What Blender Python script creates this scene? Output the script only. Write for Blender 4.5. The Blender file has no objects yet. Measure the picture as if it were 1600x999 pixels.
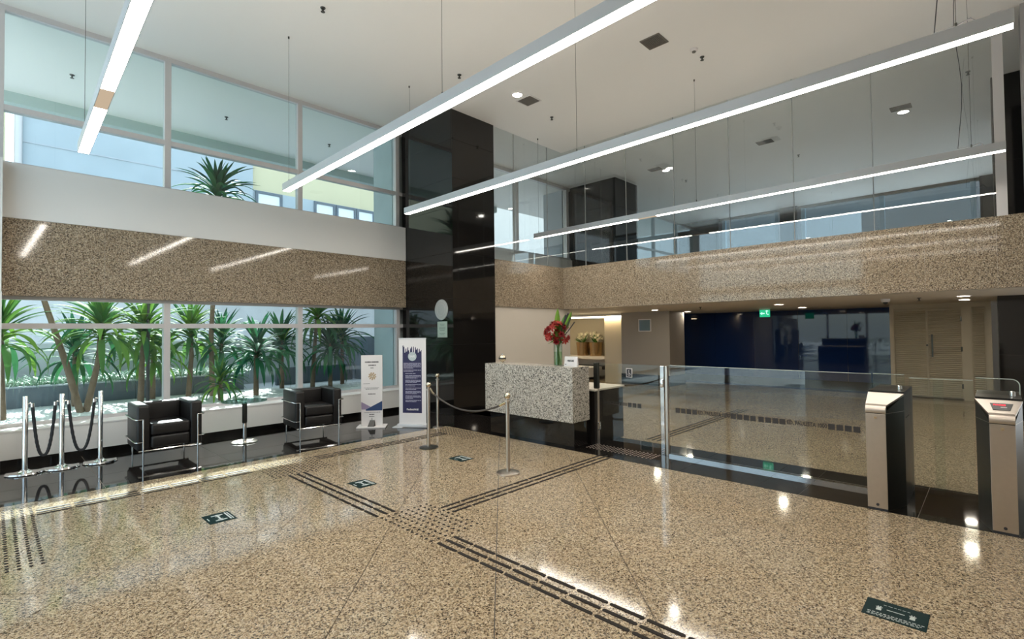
import bpy, bmesh, math, random
from mathutils import Vector, Matrix
random.seed(7)
S = bpy.context.scene
COL = S.collection
PI = math.pi

# ------------------------------------------------------------------ camera
F_PX, YAW, PITCH, ROLL = 783.4, 0.76585, 0.022886, -0.011256
cam = bpy.data.cameras.new('camera'); cam.sensor_width = 36; cam.lens = 36*F_PX/1600
cam.clip_start = .05; cam.clip_end = 300
co = bpy.data.objects.new('camera', cam); COL.objects.link(co)
f = Vector((math.cos(YAW)*math.cos(PITCH), math.sin(YAW)*math.cos(PITCH), math.sin(PITCH)))
r0 = Vector((math.sin(YAW), -math.cos(YAW), 0)); u0 = r0.cross(f)
r = r0*math.cos(ROLL)+u0*math.sin(ROLL); u = -r0*math.sin(ROLL)+u0*math.cos(ROLL)
m = Matrix.Identity(4)
for i in range(3):
    m[i][0] = r[i]; m[i][1] = u[i]; m[i][2] = -f[i]
m[0][3], m[1][3], m[2][3] = 0, 0, 1.6
co.matrix_world = m
S.camera = co
# ------------------------------------------------------------------ world, sun, exposure
S.view_settings.view_transform = 'Standard'; S.view_settings.look = 'None'
S.view_settings.exposure = 0.6; S.view_settings.gamma = 1
S.view_settings.use_curve_mapping = False
S.cycles.transparent_max_bounces = 32; S.cycles.max_bounces = 10
W = bpy.data.worlds.new('world'); S.world = W; W.use_nodes = True
wn = W.node_tree.nodes; wl = W.node_tree.links
bg = wn['Background']
sky = wn.new('ShaderNodeTexSky'); sky.sky_type = 'NISHITA'; sky.sun_disc = False
sky.sun_elevation = math.radians(38); sky.sun_rotation = math.radians(20)
mx = wn.new('ShaderNodeMix'); mx.data_type = 'RGBA'; mx.inputs[0].default_value = .55
wl.new(sky.outputs[0], mx.inputs[6]); mx.inputs[7].default_value = (5.2, 5.6, 6.0, 1)
wl.new(mx.outputs[2], bg.inputs[0]); bg.inputs[1].default_value = 0.30
sd = Vector((.30, 1.0, .70)).normalized()
sun = bpy.data.lights.new('sun', 'SUN'); sun.energy = 11; sun.angle = math.radians(.8); sun.color = (1, .98, .95)
so = bpy.data.objects.new('sun', sun); COL.objects.link(so)
so.rotation_euler = (-sd).to_track_quat('-Z', 'Y').to_euler()
STRIP = 26.0      # radiance of the linear lamps
DOWN = 80.0       # radiance of the round downlights

# ------------------------------------------------------------------ materials
def mat(name, col=(.8,.8,.8), rough=.5, metal=0, spec=.5, emit=None, es=0, var=0, bump=0, bs=40):
    m = bpy.data.materials.new(name); m.use_nodes = True
    n = m.node_tree.nodes; l = m.node_tree.links; b = n['Principled BSDF']
    b.inputs['Base Color'].default_value = (*col, 1); b.inputs['Roughness'].default_value = rough
    b.inputs['Metallic'].default_value = metal; b.inputs['Specular IOR Level'].default_value = spec
    if emit: b.inputs['Emission Color'].default_value = (*emit, 1); b.inputs['Emission Strength'].default_value = es
    if var or bump:
        g = n.new('ShaderNodeNewGeometry'); t = n.new('ShaderNodeTexNoise'); t.inputs['Scale'].default_value = bs; t.inputs['Detail'].default_value = 4
        l.new(g.outputs['Position'], t.inputs['Vector'])
        if var:
            mr = n.new('ShaderNodeMapRange'); mr.inputs[3].default_value = 1-var; mr.inputs[4].default_value = 1+var
            l.new(t.outputs['Fac'], mr.inputs[0])
            mm = n.new('ShaderNodeVectorMath'); mm.operation = 'SCALE'; mm.inputs[0].default_value = col
            l.new(mr.outputs[0], mm.inputs['Scale']); l.new(mm.outputs[0], b.inputs['Base Color'])
        if bump:
            bp = n.new('ShaderNodeBump'); bp.inputs['Strength'].default_value = bump; bp.inputs['Distance'].default_value = .01
            l.new(t.outputs['Fac'], bp.inputs['Height']); l.new(bp.outputs[0], b.inputs['Normal'])
    return m
def granite(name, cols, rough, scale=62, stretch=(1,1,1), spec=.5):
    """polished speckled granite: random-coloured crystal cells; cols = [(pos, rgb)]"""
    m = bpy.data.materials.new(name); m.use_nodes = True
    n = m.node_tree.nodes; l = m.node_tree.links; b = n['Principled BSDF']
    g = n.new('ShaderNodeNewGeometry'); mp = n.new('ShaderNodeMapping'); mp.inputs['Scale'].default_value = stretch
    l.new(g.outputs['Position'], mp.inputs['Vector'])
    nz = n.new('ShaderNodeTexNoise'); nz.inputs['Scale'].default_value = scale*1.1; nz.inputs['Detail'].default_value = 3
    l.new(mp.outputs[0], nz.inputs['Vector'])
    ad = n.new('ShaderNodeVectorMath'); ad.operation = 'MULTIPLY_ADD'; ad.inputs[1].default_value = (.03,.03,.03)
    l.new(nz.outputs['Color'], ad.inputs[0]); l.new(mp.outputs[0], ad.inputs[2])
    v = n.new('ShaderNodeTexVoronoi'); v.inputs['Scale'].default_value = scale; l.new(ad.outputs[0], v.inputs['Vector'])
    sp = n.new('ShaderNodeSeparateColor'); l.new(v.outputs['Color'], sp.inputs[0])
    cr = n.new('ShaderNodeValToRGB'); cr.color_ramp.interpolation = 'CONSTANT'
    e = cr.color_ramp.elements
    e[0].position = cols[0][0]; e[0].color = (*cols[0][1], 1); e[1].position = cols[1][0]; e[1].color = (*cols[1][1], 1)
    for p, c in cols[2:]:
        x = e.new(p); x.color = (*c, 1)
    l.new(sp.outputs[0], cr.inputs[0]); l.new(cr.outputs[0], b.inputs['Base Color'])
    b.inputs['Roughness'].default_value = rough; b.inputs['Specular IOR Level'].default_value = spec
    return m
def glass(name, tint=(.9,.96,.95), ior=1.5, rough=0, tr=1.0):
    m = bpy.data.materials.new(name); m.use_nodes = True
    n = m.node_tree.nodes; l = m.node_tree.links
    n.remove(n['Principled BSDF']); o = n['Material Output']
    t = n.new('ShaderNodeBsdfTransparent'); t.inputs[0].default_value = (*tint, 1)
    g = n.new('ShaderNodeBsdfGlossy'); g.inputs['Roughness'].default_value = rough
    fr = n.new('ShaderNodeFresnel'); ge = n.new('ShaderNodeNewGeometry'); mr = n.new('ShaderNodeMapRange')
    mr.inputs[3].default_value = ior; mr.inputs[4].default_value = 1/ior; l.new(ge.outputs['Backfacing'], mr.inputs[0]); l.new(mr.outputs[0], fr.inputs[0])
    x = n.new('ShaderNodeMixShader'); l.new(fr.outputs[0], x.inputs[0]); l.new(t.outputs[0], x.inputs[1]); l.new(g.outputs[0], x.inputs[2])
    l.new(x.outputs[0], o.inputs[0]); return m
def leafmat(name, c1, c2):
    m = bpy.data.materials.new(name); m.use_nodes = True
    n = m.node_tree.nodes; l = m.node_tree.links; b = n['Principled BSDF']
    oi = n.new('ShaderNodeObjectInfo'); cr = n.new('ShaderNodeValToRGB')
    cr.color_ramp.elements[0].color = (*c1, 1); cr.color_ramp.elements[1].color = (*c2, 1)
    l.new(oi.outputs['Random'], cr.inputs[0]); l.new(cr.outputs[0], b.inputs['Base Color'])
    b.inputs['Roughness'].default_value = .65
    b.inputs['Specular IOR Level'].default_value = .12
    tr = n.new('ShaderNodeBsdfTranslucent'); l.new(cr.outputs[0], tr.inputs[0])
    x = n.new('ShaderNodeMixShader'); x.inputs[0].default_value = .3
    l.new(b.outputs[0], x.inputs[1]); l.new(tr.outputs[0], x.inputs[2]); l.new(x.outputs[0], n['Material Output'].inputs[0])
    return m
def emis(name, col, s):
    m = bpy.data.materials.new(name); m.use_nodes = True
    n = m.node_tree.nodes; n.remove(n['Principled BSDF']); e = n.new('ShaderNodeEmission')
    e.inputs[0].default_value = (*col, 1); e.inputs[1].default_value = s
    m.node_tree.links.new(e.outputs[0], n['Material Output'].inputs[0]); return m

BEIGE = [(0,(.012,.009,.007)),(.17,(.09,.058,.034)),(.33,(.35,.26,.16)),(.60,(.48,.38,.25)),(.84,(.60,.50,.365))]
M = {}
M['granite_floor'] = granite('granite_floor', BEIGE, .085, 150)
M['granite_band'] = granite('granite_band', [(0,(.012,.01,.008)),(.20,(.09,.06,.04)),(.38,(.31,.235,.155)),(.64,(.46,.37,.26)),(.86,(.60,.51,.39))], .06, 155)
M['granite_desk'] = granite('granite_desk', [(0,(.03,.03,.028)),(.2,(.2,.18,.16)),(.36,(.42,.385,.33)),(.64,(.56,.52,.455)),(.86,(.66,.62,.56))], .2, 105)
M['black'] = mat('black_granite', (.009,.008,.0075), .05, spec=.55, var=.3, bs=200)
M['black_floor'] = mat('black_floor_granite', (.012,.010,.009), .045, spec=.5, var=.35, bs=200)
M['dark_stone'] = mat('dark_stone', (.03,.032,.035), .22, var=.2, bs=8)
M['seal'] = mat('silicone_seal', (.30,.31,.30), .5)
M['joint'] = mat('joint_filler', (.05,.045,.04), .8)
M['joint_light'] = mat('joint_light', (.45,.4,.33), .8)
M['white'] = mat('white_paint', (.74,.73,.71), .55, var=.015, bs=3)
M['ceil'] = mat('ceiling_paint', (.80,.785,.76), .5, var=.015, bs=1)
M['ceil_low'] = mat('low_ceiling_paint', (.62,.56,.46), .6)
M['cream'] = mat('cream_paint', (.66,.60,.52), .5, var=.02, bs=4)
M['alu'] = mat('painted_aluminium', (.58,.56,.56), .35, metal=.25)
M['lampbody'] = mat('lamp_aluminium', (.52,.52,.53), .35, metal=.35)
M['steel'] = mat('brushed_steel', (.56,.50,.44), .3, metal=1, var=.05, bs=30)
M['chrome'] = mat('chrome', (.75,.74,.72), .08, metal=1)
M['brass'] = mat('warm_polished_steel', (.72,.62,.46), .12, metal=1)
M['dark_steel'] = mat('dark_steel', (.09,.09,.08), .3, metal=.9)
M['leather'] = mat('black_leather', (.010,.009,.009), .38, spec=.4, bump=.25, bs=90)
M['rope'] = mat('black_rope', (.012,.012,.014), .6)
M['tactile'] = mat('dark_tactile_rubber', (.014,.010,.008), .6, spec=.2)
M['tactile_light'] = mat('steel_tactile_stud', (.25,.2,.17), .35, metal=.5)
M['lit'] = emis('lamp_diffuser', (1,.93,.83), STRIP)
M['up'] = emis('added_uplight_glow', (1,.90,.76), 8)  # added emitter to brighten the ceiling, not a known lamp part
M['dim'] = emis('lamp_diffuser_joint', (1,.78,.55), .38)
M['down'] = emis('downlight_lens', (1,.9,.74), DOWN)
M['down_high'] = emis('high_downlight_lens', (1,.92,.8), 130)
M['cove'] = emis('cove_strip', (1,.82,.55), 12)
M['glass_win'] = glass('window_glass', (.90,.975,.98), 1.45)
M['glass_mezz'] = glass('balustrade_glass', (.97,.99,.985), 2.0)
M['glass_gate'] = glass('gate_glass', (.95,.975,.955), 1.5)
M['glass_far'] = glass('far_window_glass', (.86,.93,.95), 1.5)
M['glass_top'] = glass('table_glass', (.7,.88,.86), 1.5)
M['glass_vase'] = glass('vase_glass', (.9,.95,.92), 1.45)
M['navy'] = mat('navy_lacquered_glass', (.009,.028,.105), .03, spec=.5)
M['grille'] = mat('grille_grey', (.16,.145,.125), .6)
M['louvre'] = mat('louvre_paint', (.50,.43,.31), .5)
M['plate'] = mat('sign_white', (.72,.69,.68), .45)
M['sign_grey'] = mat('silver_plaque', (.42,.44,.43), .35, metal=.3, var=.06, bs=60)
M['navy_print'] = mat('navy_print', (.013,.010,.062), .5)
M['blue_print'] = mat('blue_print', (.02,.05,.14), .5)
M['lilac'] = mat('lilac_print', (.30,.24,.36), .5)
M['ink'] = mat('dark_ink', (.03,.03,.035), .6)
M['tan_ink'] = mat('tan_ink', (.45,.33,.2), .6)
M['pale_ink'] = mat('pale_ink', (.55,.53,.66), .6)
M['sticker'] = mat('green_black_vinyl', (.004,.02,.02), .55, spec=.12)
M['sticker_ink'] = mat('sticker_white', (.55,.6,.58), .4)
M['pebble'] = mat('white_pebble', (.66,.68,.66), .7, var=.3, bs=30, bump=.6)
M['soil'] = mat('soil', (.04,.03,.02), .9)
M['slate'] = mat('slate_cladding', (.11,.14,.17), .4, var=.25, bs=5)
M['greywall'] = mat('weathered_grey_wall', (.42,.46,.50), .8, var=.25, bs=1.6)
M['palewall'] = mat('pale_blue_render', (.40,.47,.51), .8, var=.12, bs=.9)
M['creamwall'] = mat('cream_render', (.62,.57,.38), .8, var=.04, bs=1)
M['bark'] = mat('bark', (.17,.115,.075), .85, var=.35, bs=26, bump=.8)
M['leaf'] = leafmat('strap_leaf', (.02,.12,.05), (.16,.30,.04))
M['leaf_dark'] = leafmat('dark_strap_leaf', (.01,.07,.045), (.05,.2,.07))
M['grass'] = mat('spider_plant', (.30,.46,.32), .5, var=.6, bs=9)
M['stem'] = mat('green_stem', (.10,.20,.04), .5)
M['petal'] = mat('red_petal', (.24,.006,.01), .5, var=.4, bs=40)
M['petal2'] = mat('orange_red_petal', (.34,.02,.012), .5)
M['petal_w'] = mat('cream_petal', (.85,.8,.6), .5)
M['gold'] = mat('bronze_pot', (.42,.28,.14), .25, metal=.9)
M['green_sign'] = emis('exit_sign_green', (.02,.42,.2), .9)
M['green_lit'] = emis('exit_sign_pictogram', (.5,1,.75), .9)
M['red_led'] = emis('red_led', (1,.06,.08), 1.6)
M['blackplastic'] = mat('black_plastic', (.01,.01,.01), .3)
M['asphalt'] = mat('outside_paving', (.62,.63,.64), .8, var=.1, bs=2)
M['darkglass'] = mat('dark_window_pane', (.05,.09,.12), .05)
M['litroom'] = mat('bright_window_pane', (.8,.85,.88), .3)

# ------------------------------------------------------------------ helpers
def link(name, me, parent=None, loc=None):
    o = bpy.data.objects.new(name, me); COL.objects.link(o)
    if parent: o.parent = parent
    if loc: o.location = loc
    return o
def obj(name, bm, m, parent=None, smooth=False, loc=None):
    me = bpy.data.meshes.new(name)
    bmesh.ops.recalc_face_normals(bm, faces=bm.faces)
    bm.to_mesh(me); bm.free()
    for x in (m if isinstance(m, (list, tuple)) else [m]): me.materials.append(M[x] if isinstance(x, str) else x)
    if smooth:
        for p in me.polygons: p.use_smooth = True
        try: me.set_sharp_from_angle(angle=math.radians(40))
        except Exception: pass
    return link(name, me, parent, loc)
def thing(name, label, cat, loc=(0,0,0), rz=0, group=None):
    o = bpy.data.objects.new(name, None); COL.objects.link(o); o.empty_display_size = .1
    o.location = loc; o.rotation_euler = (0,0,rz); o['label'] = label; o['category'] = cat
    if group: o['group'] = group
    return o
def tag(o, label, cat, group=None, kind=None):
    o['label'] = label; o['category'] = cat
    if group: o['group'] = group
    if kind: o['kind'] = kind
    return o
def structure(name, label, loc=(0,0,0)):
    o = bpy.data.objects.new(name, None); COL.objects.link(o); o.location = loc
    o['kind'] = 'structure'; o['label'] = label; return o
def st(o, label): o['kind'] = 'structure'; o['label'] = label; return o
def B(*boxes, bev=0, seg=2):
    bm = bmesh.new()
    for (x0,x1,y0,y1,z0,z1) in boxes:
        r = bmesh.ops.create_cube(bm, size=1)
        for v in r['verts']:
            v.co = Vector(((x0+x1)/2+v.co.x*(x1-x0), (y0+y1)/2+v.co.y*(y1-y0), (z0+z1)/2+v.co.z*(z1-z0)))
    if bev: bmesh.ops.bevel(bm, geom=list(bm.edges), offset=bev, segments=seg, affect='EDGES', profile=.5)
    return bm
def tube(bm, pts, r, seg=10, cap=True):
    pts = [Vector(p) for p in pts]; rs = r if isinstance(r, (list, tuple)) else [r]*len(pts)
    rings = []; prev = None
    for i, p in enumerate(pts):
        d = (pts[min(i+1, len(pts)-1)]-pts[max(i-1, 0)]).normalized()
        a = Vector((0,0,1)) if abs(d.z) < .9 else Vector((1,0,0))
        if prev is not None: a = prev
        s = (a-d*a.dot(d)).normalized(); prev = s; t = d.cross(s)
        rings.append([bm.verts.new(p+(s*math.cos(2*PI*k/seg)+t*math.sin(2*PI*k/seg))*rs[i]) for k in range(seg)])
    for a, b in zip(rings, rings[1:]):
        for k in range(seg): bm.faces.new((a[k], a[(k+1)%seg], b[(k+1)%seg], b[k]))
    if cap: bm.faces.new(rings[0][::-1]); bm.faces.new(rings[-1])
    return bm
def lathe(bm, prof, c=(0,0,0), seg=24):
    rings = []
    for (rr, z) in prof:
        if rr < 1e-6: rings.append([bm.verts.new((c[0], c[1], c[2]+z))])
        else: rings.append([bm.verts.new((c[0]+rr*math.cos(2*PI*k/seg), c[1]+rr*math.sin(2*PI*k/seg), c[2]+z)) for k in range(seg)])
    for a, b in zip(rings, rings[1:]):
        for k in range(seg):
            q = [a[k%len(a)], a[(k+1)%len(a)], b[(k+1)%len(b)], b[k%len(b)]]
            q = [x for i, x in enumerate(q) if x not in q[:i]]
            if len(q) > 2: bm.faces.new(q)
    return bm
def sphere(bm, c, r, u=14, v=9, sc=(1,1,1)):
    x = bmesh.ops.create_uvsphere(bm, u_segments=u, v_segments=v, radius=r)
    for q in x['verts']: q.co = Vector((c[0]+q.co.x*sc[0], c[1]+q.co.y*sc[1], c[2]+q.co.z*sc[2]))
    return bm
def hull(pts):
    bm = bmesh.new()
    for p in pts: bm.verts.new(p)
    r = bmesh.ops.convex_hull(bm, input=bm.verts)
    junk = [g for g in r['geom_interior']+r['geom_unused'] if isinstance(g, bmesh.types.BMVert)]
    if junk: bmesh.ops.delete(bm, geom=list(set(junk)), context='VERTS')
    bmesh.ops.dissolve_limit(bm, angle_limit=.01, verts=bm.verts, edges=bm.edges)
    return bm
def prism(poly, axis, a, b):
    """poly of 2-D points extruded along axis from a to b ('x': (y,z), 'y': (x,z), 'z': (x,y))"""
    bm = bmesh.new()
    def P(p, t): return {'x': (t,p[0],p[1]), 'y': (p[0],t,p[1]), 'z': (p[0],p[1],t)}[axis]
    A = [bm.verts.new(P(p, a)) for p in poly]; C = [bm.verts.new(P(p, b)) for p in poly]
    bm.faces.new(A[::-1]); bm.faces.new(C)
    n = len(poly)
    for i in range(n): bm.faces.new((A[i], A[(i+1)%n], C[(i+1)%n], C[i]))
    return bm
def text(name, body, size, loc, xd, yd, m, parent=None, ext=.0008, align='CENTER', sx=1):
    c = bpy.data.curves.new(name, 'FONT'); c.body = body; c.size = size; c.extrude = ext; c.align_x = align; c.align_y = 'CENTER'; c.resolution_u = 2; c.offset = size*.03
    o = bpy.data.objects.new(name, c); COL.objects.link(o)
    bpy.context.view_layer.update()
    me = bpy.data.meshes.new_from_object(o.evaluated_get(bpy.context.evaluated_depsgraph_get()))
    bpy.data.objects.remove(o)
    xd = Vector(xd).normalized(); yd = Vector(yd).normalized(); zd = xd.cross(yd)
    R = Matrix((xd, yd, zd)).transposed().to_4x4()
    me.transform(Matrix.Translation(loc) @ R @ Matrix.Diagonal((sx,1,1,1)))
    me.materials.clear(); me.materials.append(M[m])
    return link(name, me, parent)

# ------------------------------------------------------------------ floors
def clip(poly, x0, x1, y0, y1):
    for ax, lim, sg in ((0,x0,1),(0,x1,-1),(1,y0,1),(1,y1,-1)):
        out = []
        for i in range(len(poly)):
            a, b = poly[i], poly[(i+1)%len(poly)]
            ia, ib = sg*(a[ax]-lim) >= 0, sg*(b[ax]-lim) >= 0
            if ia: out.append(a)
            if ia != ib:
                t = (lim-a[ax])/(b[ax]-a[ax]); out.append((a[0]+t*(b[0]-a[0]), a[1]+t*(b[1]-a[1])))
        poly = out
        if len(poly) < 3: return []
    return poly
def diag_floor(parent, x0, x1, y0, y1, m, size=.885, u0=3.21, v0=.06, gap=.003):
    q = math.sqrt(.5); h = size/2-gap
    full = None
    for i in range(-22, 30):
        for j in range(-24, 24):
            uc = u0+(i+.5)*size; vc = v0+(j+.5)*size
            cx, cy = (uc-vc)*q, (uc+vc)*q
            if cx < x0-size or cx > x1+size or cy < y0-size or cy > y1+size: continue
            c = [(cx+(a-b)*q, cy+(a+b)*q) for a, b in ((-h,-h),(h,-h),(h,h),(-h,h))]
            p = clip(c, x0, x1, y0, y1)
            if len(p) < 3: continue
            ar = abs(sum(p[k][0]*p[(k+1)%len(p)][1]-p[(k+1)%len(p)][0]*p[k][1] for k in range(len(p))))/2
            if ar < .004: continue
            if ar > .999*(2*h)**2:
                if full is None:
                    o = obj('tile', prism([(a-cx, b-cy) for a, b in c], 'z', -.03, 0), m); full = o.data
                    o.parent = parent; o.location = (cx, cy, 0)
                else: link('tile', full, parent, (cx, cy, 0))
            else: obj('tile', prism(p, 'z', -.03, 0), m, parent)
fl = obj('floor', B((-1.6,5.38,-4,6.75,-.12,-.006)), 'joint'); st(fl, 'polished beige speckled granite floor of the hall laid diagonally')
diag_floor(fl, -1.6, 5.378, -4, 6.748, 'granite_floor')
f2 = obj('floor', B((6.5,16.3,-2,9.3,-.12,-.006)), 'joint'); st(f2, 'beige speckled granite floor beyond the glass barrier')
diag_floor(f2, 6.502, 14.6, -2, 9.3, 'granite_floor', gap=.0015)
def grid_floor(parent, xs, ys, m, gap=.0022, z=0):
    for a, b in zip(xs, xs[1:]):
        for c, d in zip(ys, ys[1:]):
            obj('tile', B((a+gap, b-gap, c+gap, d-gap, z-.03, z)), m, parent)
f3 = obj('floor', B((-1.6,7.3,6.75,9.1,-.12,-.006),(5.38,6.5,-4,6.75,-.12,-.006),(6.5,9.7,6.75,7.45,-.12,-.0061)), 'joint_light'); st(f3, 'polished black granite border strips of the floor')
grid_floor(f3, [-1.6,-.35,.85,2.1,3.3,4.5,6.1], [6.752,7.42,8.8], 'black_floor')
grid_floor(f3, [5.382,6.498], [-4,-2.4,-1.3,-.35,.5,1.39,1.77,2.6,3.4,4.3,5.2,6.1,6.75], 'black_floor')
grid_floor(f3, [6.1,7.3], [6.752,7.42], 'black_floor')
grid_floor(f3, [14.604,16.3], [-2,.5,2,3.5,5,6.5,8,9.3], 'black_floor')

# ------------------------------------------------------------------ window wall (left)
HB, HT, HC, WB = 2.12, 3.11, 5.89, 8.96
wl_ = structure('wall_left', 'window wall of the hall: low sill wall, speckled granite band and white band')
obj('sill_wall', B((-1.6,6.1,8.75,9.3,.085,.415)), 'white', wl_)
obj('sill_ledge', B((-1.6,6.1,8.74,9.2,.415,.438), bev=.004), 'white', wl_)
obj('plinth', B((-1.6,6.1,8.80,9.3,-.03,.085)), 'black', wl_)
obj('white_band', B((-1.6,6.09,WB,9.1,HT+.002,3.815), (-1.6,6.09,9.1,9.3,HB,3.8)), 'white', wl_)
js = [-1.6,-.9,.09,1.10,2.07,3.07,4.066,5.057,6.088]
for a, b in zip(js, js[1:]): obj('panel', B((a+.002,b-.002,WB,WB+.03,HB,HT-.002)), 'granite_band', wl_)
obj('band_backing', B((-1.6,6.09,WB+.008,9.1,HB+.004,HT)), 'joint_light', wl_)
wwest = structure('wall_back', 'end of the window wall at the left edge')
obj('return_wall', B((-.02,.085,8.2,9.1,0,HB)), 'white', wwest)
obj('return_upper', B((-.02,.085,8.75,WB,HB,3.812)), 'white', wwest)
MX = [.05,1.865,3.905,5.98]
def window(name, label, z0, z1, zt, xs, x0, x1, gl='glass_win', y=9.15, t=.045):
    w = structure(name, label)
    obj('window_frame', B((x0,x1,y-.05,y+.05,z1-t*1.6,z1),(x0,x1,y-.05,y+.05,z0,z0+t)), 'alu', w)
    for x in xs: obj('mullion', B((x-.042,x+.042,y-.06,y+.06,z0+t,z1-t*1.6), bev=.003), 'alu', w)
    obj('transom', B((x0,x1,y-.055,y+.055,zt-.036,zt+.036)), 'alu', w)
    e = [x0]+list(xs)+[x1]
    for a, b in zip(e, e[1:]):
        if b-a < .2: continue
        for c, d in ((z0+t,zt-.036),(zt+.036,z1-t*1.6)): obj('pane', B((a+.03,b-.03,y-.004,y+.004,c,d)), gl, w)
window('window_1', 'lower strip window onto the palm garden', .438, HB+.03, 1.735, MX, -1.6, 6.1)
window('window_2', 'upper strip window above the white band', 3.815, HC, 4.555, MX, -1.6, 6.1)
# unseen entrance side and back of the hall
ww = structure('wall_west', 'glazed entrance side of the hall')
obj('facade_frame', B((-1.7,-1.6,3.2,9.3,3.0,3.25),(-1.7,-1.6,3.2,3.3,0,3),(-1.7,-1.6,5.1,5.2,0,3),(-1.7,-1.6,7.0,7.1,0,3),(-1.7,-1.6,8.9,9.3,0,HC),(-1.7,-1.6,3.2,8.9,5.7,HC)), 'alu', ww)
obj('solid_wall', B((-1.75,-1.6,-4,3.2,0,HC)), 'white', ww)
for a, b in ((3.3,5.1),(5.2,7.0),(7.1,8.9)): obj('pane', B((-1.66,-1.65,a,b,0,3)), 'glass_win', ww)
obj('pane', B((-1.66,-1.65,3.2,8.9,3.25,5.7)), 'glass_win', ww)
st(obj('wall_south', B((-1.6,13.5,-4.2,-4,0,HC)), 'white'), 'plain white wall on the near side of the hall')

# ------------------------------------------------------------------ ceilings
st(obj('ceiling', B((-1.8,19.9,-4,12.35,HC,HC+.2)), 'ceil'), 'high white plaster ceiling running out over the terrace')
st(obj('trim_1', B((-1.6,12.1,12.3,12.5,5.70,HC)), mat('beam_grey', (.42,.5,.48), .6)), 'grey-green edge beam of the outside ceiling')
# columns
def panelled_column(name, label, x0, x1, y0, y1, z0, z1, zs, splitx=(), splity=(), m='black'):
    c = thing(name, label, 'column', ((x0+x1)/2, (y0+y1)/2, z0))
    ox, oy = (x0+x1)/2, (y0+y1)/2; g = .0018; t = .025
    obj('core', B((x0+.008-ox, x1-.008-ox, y0+.008-oy, y1-oy, 0, z1-z0)), 'joint', c)
    zz = [z0]+list(zs)+[z1]; ex = [x0]+list(splitx)+[x1]; ey = [y0]+list(splity)+[y1]
    for a, b in zip(zz, zz[1:]):
        for p, q in zip(ex, ex[1:]): obj('panel', B((p+g-ox, q-g-ox, y0-oy, y0+t-oy, a+g-z0, b-g-z0)), m, c)
        for p, q in zip(ey, ey[1:]): obj('panel', B((x0-ox, x0+t-ox, max(p,y0+t)+g-oy, q-g-oy, a+g-z0, b-g-z0)), m, c)
        obj('panel', B((x1-t-ox, x1-ox, y0+t+g-oy, y1-oy, a+g-z0, b-g-z0)), m, c)
    return c
panelled_column('column', 'tall black polished granite column at the end of the garden windows', 6.1, 7.22, 7.42, 9.1, 0, HC, [1.35,2.24,3.12,4.0,4.56,5.31])
st(obj('wall_column_outside', B((5.95,7.2,9.25,10.0,.3,HC)), mat('teal_render', (.42,.48,.49), .6, var=.15, bs=2)), 'blue-green outside continuation of the column beyond the glass')
# ------------------------------------------------------------------ mezzanine
GX = 9.5
wr = structure('wall_right', 'speckled granite band edging the mezzanine')
ys = [-4,-3.2,-2.4,-1.5,-.05,.716,1.437,2.55,3.669,4.475,5.144,5.912,6.585,7.418]
for a, b in zip(ys, ys[1:]): obj('panel', B((GX,GX+.03,a+.0015,b-.0015,HB-.01,HT-.015)), 'granite_band', wr)
obj('band_backing', B((GX+.008,GX+.2,-4,7.4,HB-.008,HT-.02)), 'joint_light', wr)
for a, b in ((7.222,8.35),(8.35,9.53)): obj('panel', B((a+.0015,b-.0015,7.42,7.45,HB-.01,HT-.015)), 'granite_band', wr)
obj('band_backing', B((7.222,GX+.1,7.428,7.6,HB-.008,HT-.02)), 'joint_light', wr)
st(obj('ceiling', B((GX+.2,16.3,-4,7.6,HB-.012,HB+.1),(9.75,16.3,7.6,9.3,HB-.012,HB+.1)), 'ceil_low'), 'low beige ceiling under the mezzanine')
st(obj('floor', B((GX+.2,19.9,-4,9.3,HB+.1,HT-.05),(7.22,GX+.2,7.6,9.3,HB,HT-.05)), mat('mezzanine_floor', (.82,.80,.76), .4)), 'mezzanine floor slab behind the granite band')
def glass_screen(name, label, axis, c, edges):
    w = structure(name, label)
    for a, b in zip(edges, edges[1:]):
        bx = (c-.006,c+.006,a+.002,b-.002,HT-.02,HC-.002) if axis == 'x' else (a+.002,b-.002,c-.006,c+.006,HT-.02,HC-.002)
        obj('pane', B(bx), 'glass_mezz', w)
    for b in edges[1:-1]:
        bx = (c-.007,c+.007,b-.006,b+.006,HT-.02,HC-.002) if axis == 'x' else (b-.006,b+.006,c-.007,c+.007,HT-.02,HC-.002)
        obj('joint_seal', B(bx), 'seal', w)
    return w
glass_screen('window_3', 'frameless glass screen above the right granite band', 'x', GX+.04, [-.06,1.31,2.427,3.506,4.6,5.697,6.775,7.46])
gsl = glass_screen('window_4', 'frameless glass screen between the column and the mezzanine corner', 'y', 7.46, [7.24,7.854,8.983,9.53])
gf = st(obj('trim_2', B((GX-.01,GX+.09,-.17,-.06,HT-.02,HC)), 'alu'), 'grey upright frame ending the mezzanine glass')
st(obj('wall_pier', B((GX-.02,GX+.5,-4,-.345,HT-.02,HC)), mat('pier_grey', (.36,.34,.34), .5)), 'grey pier at the right edge above the granite band')
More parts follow.
